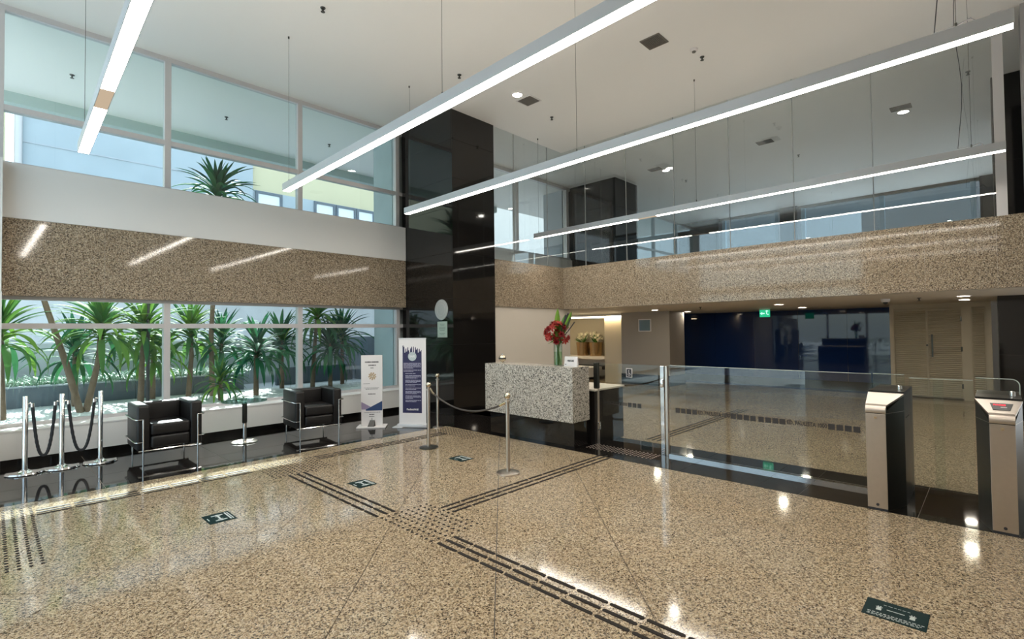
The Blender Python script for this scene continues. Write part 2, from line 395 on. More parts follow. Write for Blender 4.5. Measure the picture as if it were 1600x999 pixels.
# glazing behind the mezzanine, towards the street (y)
w5 = structure('window_5', 'bright window wall behind the mezzanine corner')
obj('sill_wall', B((7.22,12.1,9.1,9.3,HT-.05,3.70)), 'white', w5)
obj('window_frame', B((7.22,12.1,9.15,9.25,5.80,HC),(7.22,12.1,9.15,9.25,3.70,3.76)), 'alu', w5)
for x in (7.4,9.75,11.95): obj('mullion', B((x-.05,x+.05,9.13,9.27,3.76,5.80)), 'alu', w5)
for a, b in ((7.45,9.7),(9.8,11.9)): obj('pane', B((a,b,9.195,9.205,3.76,5.80)), 'glass_gate', w5)
st(obj('wall_column_outside', B((12.1,13.4,9.46,10.2,2.25,HC)), 'greywall'), 'grey rendered outside face of the mezzanine column')
panelled_column('column', 'black polished column behind the mezzanine glass nearest the corner', 12.1, 13.31, 7.57, 9.3, HT-.05, HC, [4.2,5.1])
panelled_column('column', 'broad black column at the back of the mezzanine', 19.6, 20.2, 7.65, 9.3, HT-.05, HC, [4.4])
panelled_column('column', 'slim black column in the middle of the mezzanine windows', 19.6, 20.2, 4.9, 5.46, HT-.05, HC, [4.4])
panelled_column('column', 'black column at the right end of the mezzanine windows', 19.6, 20.2, -.6, .21, HT-.05, HC, [4.4])
panelled_column('column', 'big black clad column rising at the right edge', 11.95, 14.5, -1.9, -.05, 0, HC, [1.1,2.2,3.3,4.4,5.3])
w6 = structure('window_6', 'bluish window wall at the far end of the mezzanine')
obj('window_frame', B((19.75,19.85,-4,9.3,HC-.09,HC),(19.75,19.85,-4,9.3,HT,HT+.1)), 'dark_steel', w6)
for y in (-2.5,.35,2.5,4.75,5.6,7.5,9.2): obj('mullion', B((19.74,19.86,y-.06,y+.06,HT+.1,HC-.09)), mat('blue_grey_frame', (.3,.42,.5), .4), w6)
for a, b in ((-4,-2.56),(.41,2.44),(2.56,4.69),(5.66,7.44)): obj('pane', B((19.79,19.80,a,b,HT+.1,HC-.09)), 'glass_far', w6)
st(obj('wall_beyond', B((30,30.2,-12,4.7,0,8.9),(30,30.2,4.7,16,0,8.4)), mat('teal_wall', (.07,.085,.09), .7, var=.2, bs=1)), 'dark blue-grey wall beyond the mezzanine windows')
st(obj('wall_mezzanine_end', B((13.3,19.9,9.3,9.45,HT,HC)), mat('blue_white', (.55,.66,.7), .5)), 'pale end wall of the mezzanine')
st(obj('wall_mezzanine_near', B((14.5,19.9,-4.2,-4,0,HC)), 'white'), 'white near wall of the mezzanine')

# ------------------------------------------------------------------ under the mezzanine
wc = st(obj('wall_front', B((7.22,9.78,7.45,9.25,0,HB-.012)), 'cream'), 'plain cream wall behind the reception desk')
bw = structure('wall_blue', 'glossy navy lacquered glass wall under the mezzanine')
for a, b in ((1.7,2.9),(2.9,4.1),(4.1,5.3),(5.3,6.5),(6.5,7.75)): obj('panel', B((16.2,16.22,a+.002,b-.002,.12,HB)), 'navy', bw)
obj('plinth', B((16.18,16.3,1.7,7.75,0,.12)), 'black', bw)
st(obj('wall_far', B((16.22,16.4,-4,9.4,0,HB+.1),(9.78,16.4,11.6,11.75,0,HB+.1)), 'cream'), 'cream back walls under the mezzanine')
st(obj('wall_block', B((13.1,14.02,6.52,8.06,.30,HB-.012)), mat('taupe_paint', (.36,.32,.27), .5)), 'taupe painted block column beside the navy wall')
st(obj('baseboard_block', B((13.09,14.03,6.51,8.07,0,.30)), 'black'), 'black stone base of the taupe block')
st(obj('wall_niche', B((14.6,14.8,8.0,11.6,0,HB)), mat('niche_paint', (.46,.41,.30), .5)), 'olive beige back wall of the flower niche')
st(obj('ceiling', B((9.75,16.4,9.3,11.75,HB-.012,HB+.1)), 'ceil_low'), 'low ceiling over the flower niche')
st(obj('floor', B((9.75,16.4,9.3,11.75,-.12,-.001)), 'granite_floor'), 'floor of the niche passage')
st(obj('trim_3', B((13.2,13.3,8.06,8.72,0,1.98)), mat('panel_cream', (.72,.62,.44), .45)), 'lit cream wall panel beside the flower niche')
cv = thing('cove_light', 'long warm cove light strip above the flower niche', 'light', (13.14, 9.8, 1.98))
obj('housing', B((-.1,.1,-1.74,1.7,.04,.1)), 'white', cv); obj('diffuser', B((-.06,.06,-1.72,1.68,.0,.04)), 'cove', cv)
tag(obj('shelf', B((14.05,14.6,9.0,11.5,.62,.72),(14.45,14.6,9.0,11.5,.0,.62)), 'cream'), 'beige shelf ledge carrying two bronze pots', 'shelf')
tag(obj('bench', B((13.9,14.04,9.0,11.5,.30,.44),(13.9,14.04,9.0,9.06,0,.3),(13.9,14.04,11.44,11.5,0,.3)), 'black'), 'low black bench top under the flower shelf', 'bench')

# louvred door
dr = structure('door_1', 'cream louvred double doors with side panel')
X = 14.5
obj('door_frame', B((X-.04,X+.1,1.67,1.75,0,2.07),(X-.04,X+.1,.04,.13,0,2.07),(X-.04,X+.1,.35,.50,0,2.0),(X-.04,X+.1,.13,1.67,2.0,2.07)), 'louvre', dr)
st(obj('wall_door_return', B((X+.1,16.2,1.69,1.75,0,HB-.012),(X-.04,X+.1,.04,1.75,2.07,HB-.012),(X+.3,X+.34,.04,1.75,0,HB-.012)), 'louvre'), 'cream returns around the louvred doors')
def louvre_leaf(y0, y1, handle=None):
    d = obj('door', B((X,X+.02,y0,y1,.03,1.99)), 'louvre', dr)
    sh = None; n = 44
    for i in range(n):
        z = .06+i*(1.9/n)
        if sh is None:
            o = obj('slat', hull([(-.028,a,0) for a in (y0+.02,y1-.02)]+[(-.02,a,-.006) for a in (y0+.02,y1-.02)]+[(0,a,.028) for a in (y0+.02,y1-.02)]+[(0,a,.022) for a in (y0+.02,y1-.02)]), 'louvre', d); sh = o.data; o.location = (X, 0, z)
        else: link('slat', sh, d, (X, 0, z))
    if handle is not None:
        obj('door_handle', B((X-.07,X-.045,handle-.015,handle+.015,.92,1.42), (X-.05,X,handle-.01,handle+.01,.96,.98), (X-.05,X,handle-.01,handle+.01,1.36,1.38)), 'dark_steel', d)
        bm = bmesh.new(); tube(bm, [(X-.05,handle+.09,1.18),(X,handle+.09,1.18)], .02, 10); obj('lock', bm, 'dark_steel', d)
louvre_leaf(1.09, 1.67); louvre_leaf(.50, 1.085, 1.0); louvre_leaf(.135, .35)
for z in (.3,1.1,1.75): obj('hinge', B((X-.045,X-.03,.50,.53,z-.05,z+.05)), 'dark_steel', dr)

# exit sign, dome camera, framed picture
ex = thing('exit_sign', 'small green lit exit sign hanging from the low ceiling', 'sign', (14.0, 4.31, 2.108))
obj('sign_panel', B((-.012,.012,-.125,.125,-.22,-.03), bev=.003), 'green_sign', ex)
obj('bracket', B((-.02,.02,-.13,.13,-.03,0)), 'plate', ex)
obj('arrow', prism([(.115,-.125),(.06,-.085),(.06,-.11),(-.0,-.11),(-.0,-.14),(.06,-.14),(.06,-.165)], 'x', -.016, -.0125), 'green_lit', ex)
bm = B((-.016,-.0125,-.09,-.02,-.075,-.055),(-.016,-.0125,-.06,-.04,-.14,-.075),(-.016,-.0125,-.1,-.055,-.16,-.14)); sphere(bm, (-.014,-.055,-.05), .012, 8, 6)
obj('pictogram', bm, 'green_lit', ex)
cd = thing('dome_camera', 'white dome security camera on the low ceiling above the turnstiles', 'camera', (11.3, 1.42, 2.108))
obj('base', lathe(bmesh.new(), [(0,0),(.07,0),(.07,-.03),(.06,-.06),(0,-.07)]), 'plate', cd, True)
bm = bmesh.new(); sphere(bm, (-.02,0,-.065), .04); obj('lens_dome', bm, 'blackplastic', cd, True)
pc = thing('wall_picture', 'small square framed panel high on the taupe block', 'picture', (13.1, 7.27, 1.72))
obj('frame', B((-.03,0,-.2,.2,-.18,-.155),(-.03,0,-.2,.2,.155,.18),(-.03,0,-.2,-.175,-.155,.155),(-.03,0,.175,.2,-.155,.155)), 'plate', pc)
obj('panel', B((-.015,0,-.175,.175,-.155,.155)), mat('picture_glass', (.16,.24,.28), .05), pc)

# downlights ---------------------------------------------------------------
def downlight(x, y, z, label, r=.075, group='round downlights under the mezzanine'):
    d = thing('downlight', label, 'light', (x, y, z), 0, group)
    obj('ring', lathe(bmesh.new(), [(r,-.001),(r+.02,-.001),(r+.02,-.008),(r,-.012)], seg=28), 'plate', d, True)
    obj('lens', lathe(bmesh.new(), [(0,-.004),(r,-.004),(r,-.0005),(0,-.0005)], seg=28), 'down_high' if z > 4 else 'down', d)
zl = HB-.012
for x, y, l in ((11.94,6.34,'round downlight in low ceiling left front, over the block column'),(14.1,6.45,'round downlight in low ceiling just before the navy wall, left'),
                (11.68,3.31,'round downlight in low ceiling right of the exit sign, nearer one'),(13.97,3.43,'round downlight in low ceiling right of the exit sign, farther one'),
                (11.28,.36,'round downlight in low ceiling above louvred doors, nearer one'),(12.86,.4,'round downlight in low ceiling above louvred doors, farther one')):
    downlight(x, y, zl, l, .085)
G2 = 'round downlights in the high ceiling'
for x, y, l in ((6.59,6.14,'round downlight beside the perforated ceiling vent near the column'),(12.6,1.21,'round downlight beside the vent behind the mezzanine glass, right'),
                (12.6,6.29,'round downlight beside the vent behind the mezzanine glass, near black column')):
    downlight(x, y, HC, l, .085, G2)
# ceiling vents ---------------------------------------------------------------
def vent(x, y, w, h, label, frame='grille', perf=False):
    v = thing('ceiling_vent', label, 'vent', (x, y, HC), 0, 'square air vents in the high ceiling')
    a, b = w/2, h/2; t = .018
    obj('frame', B((-a,a,-b,-b+t,-.012,0),(-a,a,b-t,b,-.012,0),(-a,-a+t,-b+t,b-t,-.012,0),(a-t,a,-b+t,b-t,-.012,0)), frame, v)
    obj('backing', B((-a+t,a-t,-b+t,b-t,-.002,0)), 'ink', v)
    n = 12; sh = None
    for i in range(n):
        yy = -b+t+(i+.5)*(h-2*t)/n
        if sh is None: o = obj('slat', B((-a+t,a-t,-.006,.006,-.010,-.003)), 'grille', v, loc=(0,yy,0)); sh = o.data
        else: link('slat', sh, v, (0,yy,0))
    if perf:
        for i in range(n):
            xx = -a+t+(i+.5)*(w-2*t)/n
            link('slat', sh, v, (xx,0,0)).rotation_euler = (0,0,PI/2)
vent(6.81,3.55,.31,.31,'grey louvred ceiling vent between the second and third lamps')
vent(6.91,6.15,.33,.35,'white framed perforated ceiling vent near the black column','plate',True)
vent(12.32,1.22,.25,.33,'grey ceiling vent seen through the mezzanine glass at right')
vent(12.33,3.71,.25,.33,'grey ceiling vent seen through the mezzanine glass, centre')
vent(12.3,6.45,.25,.33,'grey ceiling vent seen through the mezzanine glass near the black column')
# sprinklers -------------------------------------------------------------------
spm = None
def sprinkler(x, y, z, label):
    global spm
    s = thing('sprinkler', label, 'sprinkler', (x, y, z), 0, 'ceiling sprinkler heads')
    if spm is None:
        a = obj('escutcheon', lathe(bmesh.new(), [(0,0),(.035,0),(.03,-.012),(0,-.012)], seg=14), 'dark_steel', s, True)
        bm = tube(bmesh.new(), [(0,0,-.01),(0,0,-.05)], .011, 8); lathe(bm, [(0,-.05),(.028,-.052),(.028,-.056),(0,-.058)], seg=12)
        b = obj('head', bm, 'dark_steel', s); spm = (a.data, b.data)
    else: link('escutcheon', spm[0], s); link('head', spm[1], s)
for x, y, l in ((3.0,6.28,'sprinkler head above the second lamp, top left of the ceiling'),(5.39,6.34,'sprinkler head above the third lamp near its window end'),
    (7.74,3.22,'sprinkler head beside the round smoke detector'),(7.78,6.31,'sprinkler head right of the perforated vent'),
    (11.39,.22,'sprinkler head behind the mezzanine glass at far right'),(13.85,3.4,'sprinkler head behind the mezzanine glass under the third lamp'),
    (13.85,6.3,'sprinkler head behind the mezzanine glass near the black column'),(3.19,10.83,'sprinkler head outside the window, behind the second pane'),
    (.89,10.82,'sprinkler head outside the window, left of the first lamp'),(5.3,10.8,'sprinkler head outside the window near the column')):
    sprinkler(x, y, HC, l)
for x, y, l in ((11.4,4.9,'sprinkler head in low ceiling near the exit sign'),(11.4,.95,'sprinkler head in low ceiling by the louvred doors')): sprinkler(x, y, zl, l)
sm = thing('smoke_detector', 'round smoke detector on the ceiling right of the louvred vent', 'detector', (7.44, 3.22, HC))
obj('housing', lathe(bmesh.new(), [(0,0),(.06,0),(.055,-.025),(.035,-.035),(0,-.036)]), 'plate', sm, True)
obj('sensor', lathe(bmesh.new(), [(0,-.034),(.03,-.034),(.026,-.05),(0,-.052)]), 'grille', sm, True)

# ------------------------------------------------------------------ linear pendant lamps
def pendant(x0, label, ya=-.15, yb=7.36, joints=(), cables=(.15,3.62,7.25)):
    LZ = 3.66; w = .052; ang = .0219
    p = thing('pendant_lamp', label, 'lamp', (x0, 0, LZ), -ang, 'long linear pendant lamps')
    obj('housing', B((-w,w,ya,yb,.012,.104), (-w,-w+.005,ya,yb,0,.012), (w-.005,w,ya,yb,0,.012), (-w+.005,w-.005,ya,ya+.006,0,.012), (-w+.005,w-.005,yb-.006,yb,0,.012)), 'lampbody', p)
    ee = [ya+.008]; 
    for j, hw in joints: ee += [j-hw, j+hw]
    ee.append(yb-.008)
    for i, (a, b) in enumerate(zip(ee, ee[1:])): obj('diffuser', B((-w+.006,w-.006,a,b,.001,.011)), 'dim' if i%2 else 'lit', p)
    obj('added_uplight', B((-w+.012,w-.012,ya+.05,yb-.05,.1045,.106)), 'up', p)  # unseen upward strip, added on top of the housing to light the ceiling
    for c in cables:
        bm = tube(bmesh.new(), [(0,c,.104),(0,c,HC-LZ)], .0022, 6); tube(bm, [(0,c,.104),(0,c,.15)], .008, 8)
        tube(bm, [(0,c,HC-LZ-.03),(0,c,HC-LZ-.001)], .012, 8)
        obj('cable', bm, 'dark_steel', p)
    if len(cables) > 2:
        pts = [(.02,cables[0]+.1,HC-LZ-.001)]+[(.02+.012*math.sin(t*1.1),cables[0]+.1+.03*math.sin(t*.9),HC-LZ-.02-t*(HC-LZ-.16)/8) for t in range(9)]+[(.0,cables[0]+.0,.13),(0,cables[0]-.08,.15),(0,cables[0]-.12,.106)]
        obj('power_cord', tube(bmesh.new(), pts, .004, 6), 'ink', p)
    return p
pendant(.547, 'long linear pendant lamp nearest the windows, leftmost', joints=((5.56,.24),))
pendant(2.79, 'long linear pendant lamp second from the windows')
pendant(4.86, 'long linear pendant lamp third from the windows, in front of the black column', joints=())
pendant(8.27, 'long linear pendant lamp closest to the mezzanine glass', joints=((4.57,.2),))

# ------------------------------------------------------------------ tactile paving
barm = {}; 
def bar_mesh(L, m='tactile', w=.027):
    k = (L, m, w)
    if k not in barm:
        n = 5; pts = [( L/2-w/2+w/2*math.cos(a), w/2*math.sin(a)) for a in [(-PI/2+PI*i/n) for i in range(n+1)]]
        pts += [(-x, -y) for x, y in pts]
        bm = prism(pts, 'z', 0, .004); me = bpy.data.meshes.new('tactile_bar'); bm.to_mesh(me); bm.free(); me.materials.append(M[m]); barm[k] = me
    return barm[k]
def dot_mesh(m='tactile', r=.0125):
    k = ('d', m, r)
    if k not in barm:
        bm = lathe(bmesh.new(), [(r,0),(r*.8,.0045),(0,.0045)], seg=8)
        bmesh.ops.recalc_face_normals(bm, faces=bm.faces)
        me = bpy.data.meshes.new('tactile_stud'); bm.to_mesh(me); bm.free(); me.materials.append(M[m]); barm[k] = me
    return barm[k]
def tbars(label, runs, m='tactile'):
    x0, y0 = runs[0][0], runs[0][1]
    t = thing('tactile_strip', label, 'tactile paving', (x0, y0, 0))
    for (x, y, ax, n, per, L) in runs:
        for i in range(n):
            px, py = (x+i*per, y) if ax == 'x' else (x, y+i*per)
            o = link('tactile_bar', bar_mesh(L, m), t, (px-x0, py-y0, 0))
            if ax == 'y': o.rotation_euler = (0,0,PI/2)
    return t
def tdots(label, x0, x1, nx, y0, y1, ny, m='tactile', r=.0125):
    t = thing('tactile_plate', label, 'tactile paving', ((x0+x1)/2, (y0+y1)/2, 0))
    me = dot_mesh(m, r)
    for i in range(nx):
        for j in range(ny):
            link('tactile_stud', me, t, (x0+(x1-x0)*i/(nx-1)-(x0+x1)/2, y0+(y1-y0)*j/(ny-1)-(y0+y1)/2, 0))
    return t
tbars('dark bar guidance strip running from the stud square towards the near floor edge', [(xx, 2.965, 'y', 17, -.237, .222) for xx in (2.361,2.44,2.518)])
tbars('dark bar guidance strip between the two stud fields in the middle of the floor', [(xx, 4.0, 'y', 8, .236, .222) for xx in (2.34,2.43,2.51)])
tbars('dark bar guidance strip from the stud square towards the reception gate', [(2.96, yy, 'x', 11, .237, .222) for yy in (3.50,3.58,3.66)])
tbars('dark bar guidance strip by the windows, left of the T-junction studs', [(.42, yy, 'x', 7, .262, .24) for yy in (6.22,6.295,6.375)])
tbars('dark bar guidance strip by the windows leading to the column', [(3.02, yy, 'x', 8, .262, .24) for yy in (6.22,6.295,6.375)])
tbars('guidance strip continuing on the floor behind the glass barrier', [(6.75, yy, 'x', 14, .262, .24) for yy in (3.52,3.6,3.68)])
tdots('square field of round dark studs where the guidance strips meet', 2.35,2.82,8,3.14,3.84,12)
tdots('T-junction field of round dark studs near the second armchair', 2.2,2.86,14,5.76,6.42,12, r=.011)
tdots('long field of dark studs at the left edge of the floor', .03,.27,5,4.87,6.55,29)
tdots('field of dark studs before the black column', 4.95,5.3,8,5.7,6.62,14, r=.011)
tdots('field of pale studs on the black strip at the reception gate', 5.66,5.9,6,3.1,4.05,18, 'tactile_light', .013)

# ------------------------------------------------------------------ floor stickers
def sticker(cx, cy, label, rot=0):
    s = thing('floor_sticker', label, 'sticker', (cx, cy, .0005), rot, 'keep-your-distance floor stickers')
    obj('vinyl', B((-.105,.105,-.13,.13,0,.0015)), 'sticker', s)
    q = B((-.045,.045,.06,.078,.0015,.002),(-.045,.045,-.078,-.06,.0015,.002),(-.007,.007,-.035,.035,.0015,.002),(-.02,.02,.035,.045,.0015,.002),(-.02,.02,-.045,-.035,.0015,.002))
    lathe(q, [(0,0),(.016,0),(.016,.0006),(0,.0006)], (-.0,.07,.0015), 10); lathe(q, [(0,0),(.016,0),(.016,.0006),(0,.0006)], (.0,-.07,.0015), 10)
    obj('pictogram', q, 'sticker_ink', s)
    obj('text_line', B((.062,.074,-.1,.1,.0015,.002),(.082,.09,-.1,.1,.0015,.002),(-.088,-.08,-.035,.035,.0015,.002)), 'sticker_ink', s)
sticker(1.395, 4.91, 'dark green distance sticker on the pale left part of the floor')
sticker(2.745, 4.865, 'dark green distance sticker beside the guidance strip')
sticker(4.12, 4.88, 'dark green distance sticker between the roped posts')
s = thing('floor_sticker', 'long black sticker with two hand pictograms at bottom right', 'sticker', (3.508, .436, .0005))
obj('vinyl', B((-.11,.11,-.142,.142,0,.0015)), 'sticker', s)
def handpic(cy):
    q = B((-.02,.004,cy-.012,cy+.012,.0015,.002))
    for a, L in ((-.6,.026),(-.2,.033),(.2,.033),(.6,.026)):
        ca, sa = math.cos(a), math.sin(a)
        p = [(.0*ca-k*sa, .0*sa+k*ca) for k in (-.003,.003)]+[(L*ca-k*sa, L*sa+k*ca) for k in (.003,-.003)]
        vs = [q.verts.new((x, cy+y, .002)) for x, y in p]; q.faces.new(vs)
    obj('hand_pictogram', q, 'sticker_ink', s)
handpic(.075); handpic(-.075)
obj('text_line', B((.006,.012,-.04,.04,.0015,.002)), 'sticker_ink', s)
def dashes(name, parent, m, rows, z0, z1, flat=True):
    q = bmesh.new()
    for (x, w, a, b) in rows:
        t = a
        while t < b:
            L = random.uniform(.008,.022); e = min(b, t+L)
            c = bmesh.ops.create_cube(q, size=1)['verts']
            for v in c: v.co = Vector((x+v.co.x*w, (t+e)/2+v.co.y*(e-t), (z0+z1)/2+v.co.z*(z1-z0)))
            t = e+.006
    o = obj(name, q, m, parent); o['kind'] = 'stuff'; return o
dashes('text_line', s, 'sticker_ink', [(-.055,.006,-.13,.12),(-.072,.005,-.12,.12),(-.086,.005,-.11,.12),(.06,.003,-.06,.06)], .0015, .002)

# ------------------------------------------------------------------ left posts with black ropes
def post_left(x, y, label, hooks=(1,)):
    p = thing('barrier_post', label, 'post', (x, y, 0), 0, 'chrome posts with black ropes by the window')
    obj('base', lathe(bmesh.new(), [(0,.0),(.17,.0),(.175,.008),(.165,.022),(.05,.032),(.035,.045),(0,.045)], seg=40), 'chrome', p, True)
    obj('pole', lathe(bmesh.new(), [(.026,.03),(.026,.895),(.022,.90),(0,.90)], seg=20), 'chrome', p, True)
    for h in hooks:
        bm = tube(bmesh.new(), [(h*.02,0,.80),(h*.045,0,.815),(h*.06,0,.80),(h*.055,0,.775)], .007, 8)
        obj('hook', bm, 'chrome', p, True)
post_left(.29,8.2,'leftmost chrome post holding black rope by the window',(1,))
post_left(.61,8.2,'middle chrome post holding two black ropes by the window',(-1,1))
post_left(.975,8.2,'chrome post at the right end of the black ropes, beside the armchair',(-1,))
def rope_left(xa, xb, label):
    pts = []; h = .60; n = 46
    for i in range(n+1):
        t = -1+2*i/n; pts.append(((xa+xb)/2+t*(xb-xa)/2, 8.2, .785-h*(1-abs(t)**2.6)))
    bm = tube(bmesh.new(), pts, [.0145+.003*(i%2) for i in range(n+1)], 8)
    r_ = thing('rope', label, 'rope', ((xa+xb)/2, 8.2, .2), 0, 'black ropes between chrome posts')
    for v in bm.verts: v.co -= Vector(r_.location)
    obj('twisted_rope', bm, 'rope', r_, True)
    for x in (xa, xb): obj('end_cap', tube(bmesh.new(), [(x-r_.location.x,0,.565),(x-r_.location.x,0,.61)], .018, 10), 'chrome', r_, True)
rope_left(.35,.55,'black twisted rope hanging between left and middle posts')
rope_left(.67,.915,'black twisted rope hanging between middle and right posts')
# ball-top posts
def post_ball(x, y, label, br=.13, m='brass', bm_='dark_steel'):
    p = thing('barrier_post', label, 'post', (x, y, 0), 0, 'ball-topped barrier posts')
    obj('base', lathe(bmesh.new(), [(0,0),(br,0),(br,.012),(br-.015,.018),(.03,.022),(0,.022)], seg=36), bm_, p, True)
    obj('pole', lathe(bmesh.new(), [(.022,.02),(.022,.79),(.032,.795),(.032,.81),(.014,.818),(.014,.835)], seg=18), 'steel', p, True)
    b = bmesh.new(); sphere(b, (0,0,.868), .036, 18, 12); obj('ball_finial', b, m, p, True)
post_ball(4.21,5.67,'ball-topped post in front of the purple banner, dark base')
post_ball(4.05,3.98,'ball-topped post in front of the reception desk, steel base', .13, 'brass', 'steel')
post_ball(5.2,6.75,'slim ball-topped post standing near the black column corner', .085, 'brass', 'steel')
A, C_ = Vector((4.22,5.64,.79)), Vector((4.052,4.01,.79))
pts = []
for i in range(31):
    t = i/30; p = A.lerp(C_, t); p.z -= .20*4*t*(1-t)*.9; pts.append(p)
rp = thing('rope', 'dark rope sagging between the two ball-topped posts', 'rope', (4.13,4.85,.6))
obj('cord', tube(bmesh.new(), [q-Vector(rp.location) for q in pts], .011, 8), mat('taupe_rope', (.05,.04,.035), .6), rp, True)
obj('clip', tube(bmesh.new(), [pts[0]-Vector(rp.location)+Vector((0,0,.03)), pts[1]-Vector(rp.location), pts[2]-Vector(rp.location)], .014, 8), 'brass', rp, True)
obj('clip', tube(bmesh.new(), [pts[-3]-Vector(rp.location), pts[-2]-Vector(rp.location), pts[-1]-Vector(rp.location)], .014, 8), 'brass', rp, True)

# ------------------------------------------------------------------ armchairs
def armchair(x, y, rz, label):
    a = thing('armchair', label, 'armchair', (x, y, 0), rz, 'black leather cube armchairs')
    W2, D = .37, .66
    def cush(n, b, bev=.03): obj(n, B(b, bev=bev, seg=3), 'leather', a, True)
    cush('armrest', (-W2+.015,-W2+.155,.02,D,.16,.72)); cush('armrest', (W2-.155,W2-.015,.02,D,.16,.72))
    cush('backrest', (-W2+.157,W2-.157,D-.17,D-.01,.30,.71))
    cush('seat_cushion', (-W2+.158,W2-.158,.0,D-.17,.335,.485)); cush('base_cushion', (-W2+.158,W2-.158,.005,D-.17,.18,.333))
    t = .0095
    for s in (-1, 1):
        xx = s*(W2+.004); xi = s*(W2-.075)
        obj('leg', tube(bmesh.new(), [(xi,-.012,0),(xi,-.012,.555)], t, 10), 'chrome', a, True)
        obj('leg', tube(bmesh.new(), [(xi,D+.012,0),(xi,D+.012,.555)], t, 10), 'chrome', a, True)
        for z in (.55,.27):
            obj('side_rail', tube(bmesh.new(), [(xi,-.012,z),(xx-s*.02,-.012,z),(xx,.01,z),(xx,D-.01,z),(xx-s*.02,D+.012,z),(xi,D+.012,z)], t*.8, 8), 'chrome', a, True)
    obj('seat_frame', tube(bmesh.new(), [(-W2+.03,.02,.155),(W2-.03,.02,.155)], .013, 8), 'chrome', a, True)
    obj('seat_frame', tube(bmesh.new(), [(-W2+.03,D-.03,.155),(W2-.03,D-.03,.155)], .013, 8), 'chrome', a, True)
armchair(1.615, 7.63, 0, 'black leather armchair with chrome tube frame beside the black ropes')
armchair(3.53, 7.53, -.10, 'black leather armchair with chrome tube frame between glass table and white totem')
tb = thing('side_table', 'round glass side table on steel column between the armchairs', 'table', (2.62,8.04,0))
obj('base', lathe(bmesh.new(), [(0,0),(.175,0),(.178,.008),(.16,.02),(.04,.03),(0,.03)], seg=40), 'steel', tb, True)
obj('column', lathe(bmesh.new(), [(.026,.02),(.026,.28),(.034,.29),(.034,.6),(0,.6)], seg=20), 'dark_steel', tb, True)
obj('sleeve', lathe(bmesh.new(), [(.0275,.03),(.0275,.28)], seg=20), 'chrome', tb, True)
obj('tabletop', lathe(bmesh.new(), [(0,.60),(.30,.60),(.303,.606),(.30,.612),(0,.612)], seg=48), 'glass_top', tb, True)

# ------------------------------------------------------------------ totem and banner (front faces -Y locally)
tt = thing('sign_totem', 'narrow white totem sign with blue chevron beside the windows', 'sign', (4.494,7.637,0), -.70)
obj('base', B((-.24,.24,-.14,.16,0,.022), bev=.004), 'plate', tt)
obj('panel', B((-.175,.175,-.02,.02,.022,1.215), bev=.002), 'plate', tt)
yf = -.0205
obj('print', prism([(-.172,.43),(.0-.02,.345),(-.10,.30),(-.172,.30)], 'y', yf-.001, yf), 'lilac', tt)
obj('print', prism([(.172,.44),(.172,.28),(-.10,.28),(-.10,.30),(.0,.352)], 'y', yf-.0015, yf), 'blue_print', tt)
bm = bmesh.new()
for rr, k in ((.055,9),(.04,7),(.022,5)):
    for i in range(k):
        a = 2*PI*i/k+rr*9; c = (.01+rr*math.cos(a), .86+rr*math.sin(a))
        q = [bm.verts.new((c[0]+.014*math.cos(2*PI*j/6), yf-.001, c[1]+.014*math.sin(2*PI*j/6))) for j in range(6)]
        bm.faces.new(q)
obj('emblem', bm, 'tan_ink', tt)
def hd(name, parent, m, rows, y):
    q = bmesh.new()
    for (z, h, a, b, lo, hi) in rows:
        t = a
        while t < b-.003:
            e = min(b, t+random.uniform(lo, hi)); c = bmesh.ops.create_cube(q, size=1)['verts']
            for v in c: v.co = Vector(((t+e)/2+v.co.x*(e-t), y-.0006+v.co.y*.001, z+v.co.z*h))
            t = e+random.uniform(.003,.007)
    o = obj(name, q, m, parent); o['kind'] = 'stuff'; return o
hd('lettering', tt, 'ink', [(1.10,.022,-.11,.12,.006,.02),(1.045,.022,-.05,.07,.006,.02),(1.0,.016,-.02,.03,.006,.014),(.735,.005,-.14,-.03,.1,.12),(.665,.006,-.13,.12,.01,.03),(.645,.008,-.10,.11,.01,.03),(.56,.016,-.06,.06,.006,.018),(.252,.007,-.13,.14,.01,.03),(.215,.02,-.04,.04,.008,.02),(.18,.012,-.045,.045,.008,.02)], yf)
obj('arrow', prism([(-.004,.16),(.004,.16),(.004,.115),(.02,.125),(.0,.098),(-.02,.125),(-.004,.115)], 'y', yf-.001, yf), 'ink', tt)
ft = obj('leaflet_box', hull([(-.06,-.10,.022),(.04,-.10,.022),(.05,-.03,.12),(-.03,-.03,.12),(.06,-.03,.022),(-.04,-.03,.022)]), 'blackplastic', tt)

bn = thing('roll_up_banner', 'tall white roll-up banner with purple skyline print beside the column', 'banner', (4.93,7.08,0), -.99)
obj('base', B((-.26,.26,-.05,.08,.0,.06), bev=.01), 'alu', bn, True)
obj('foot', B((-.33,-.15,-.09,.1,0,.012), bev=.003), 'alu', bn)
obj('sheet', B((-.24,.24,-.004,.004,.06,1.49)), 'plate', bn)
obj('top_rail', B((-.245,.245,-.01,.01,1.48,1.50), bev=.003), 'alu', bn)
obj('pole', tube(bmesh.new(), [(0,.02,.05),(0,.02,1.48)], .008, 8), 'alu', bn, True)
sk = [(-.175,.24),(.165,.24)]
hs = [1.30,1.28,1.32,1.26,1.33,1.31,1.35,1.25,1.36,1.27,1.36,1.33,1.26,1.30,1.35,1.28,1.33,1.26,1.36,1.38]
top = []
for i, h in enumerate(hs):
    xa = .165-i*(.34/len(hs)); top += [(xa, h), (xa-.34/len(hs)*.8, h-.012)]
obj('print', prism(sk+top, 'y', -.0055, -.004), 'navy_print', bn)
bm = lathe(bmesh.new(), [(0,0),(.075,0),(.075,.0012),(0,.0012)], seg=28)
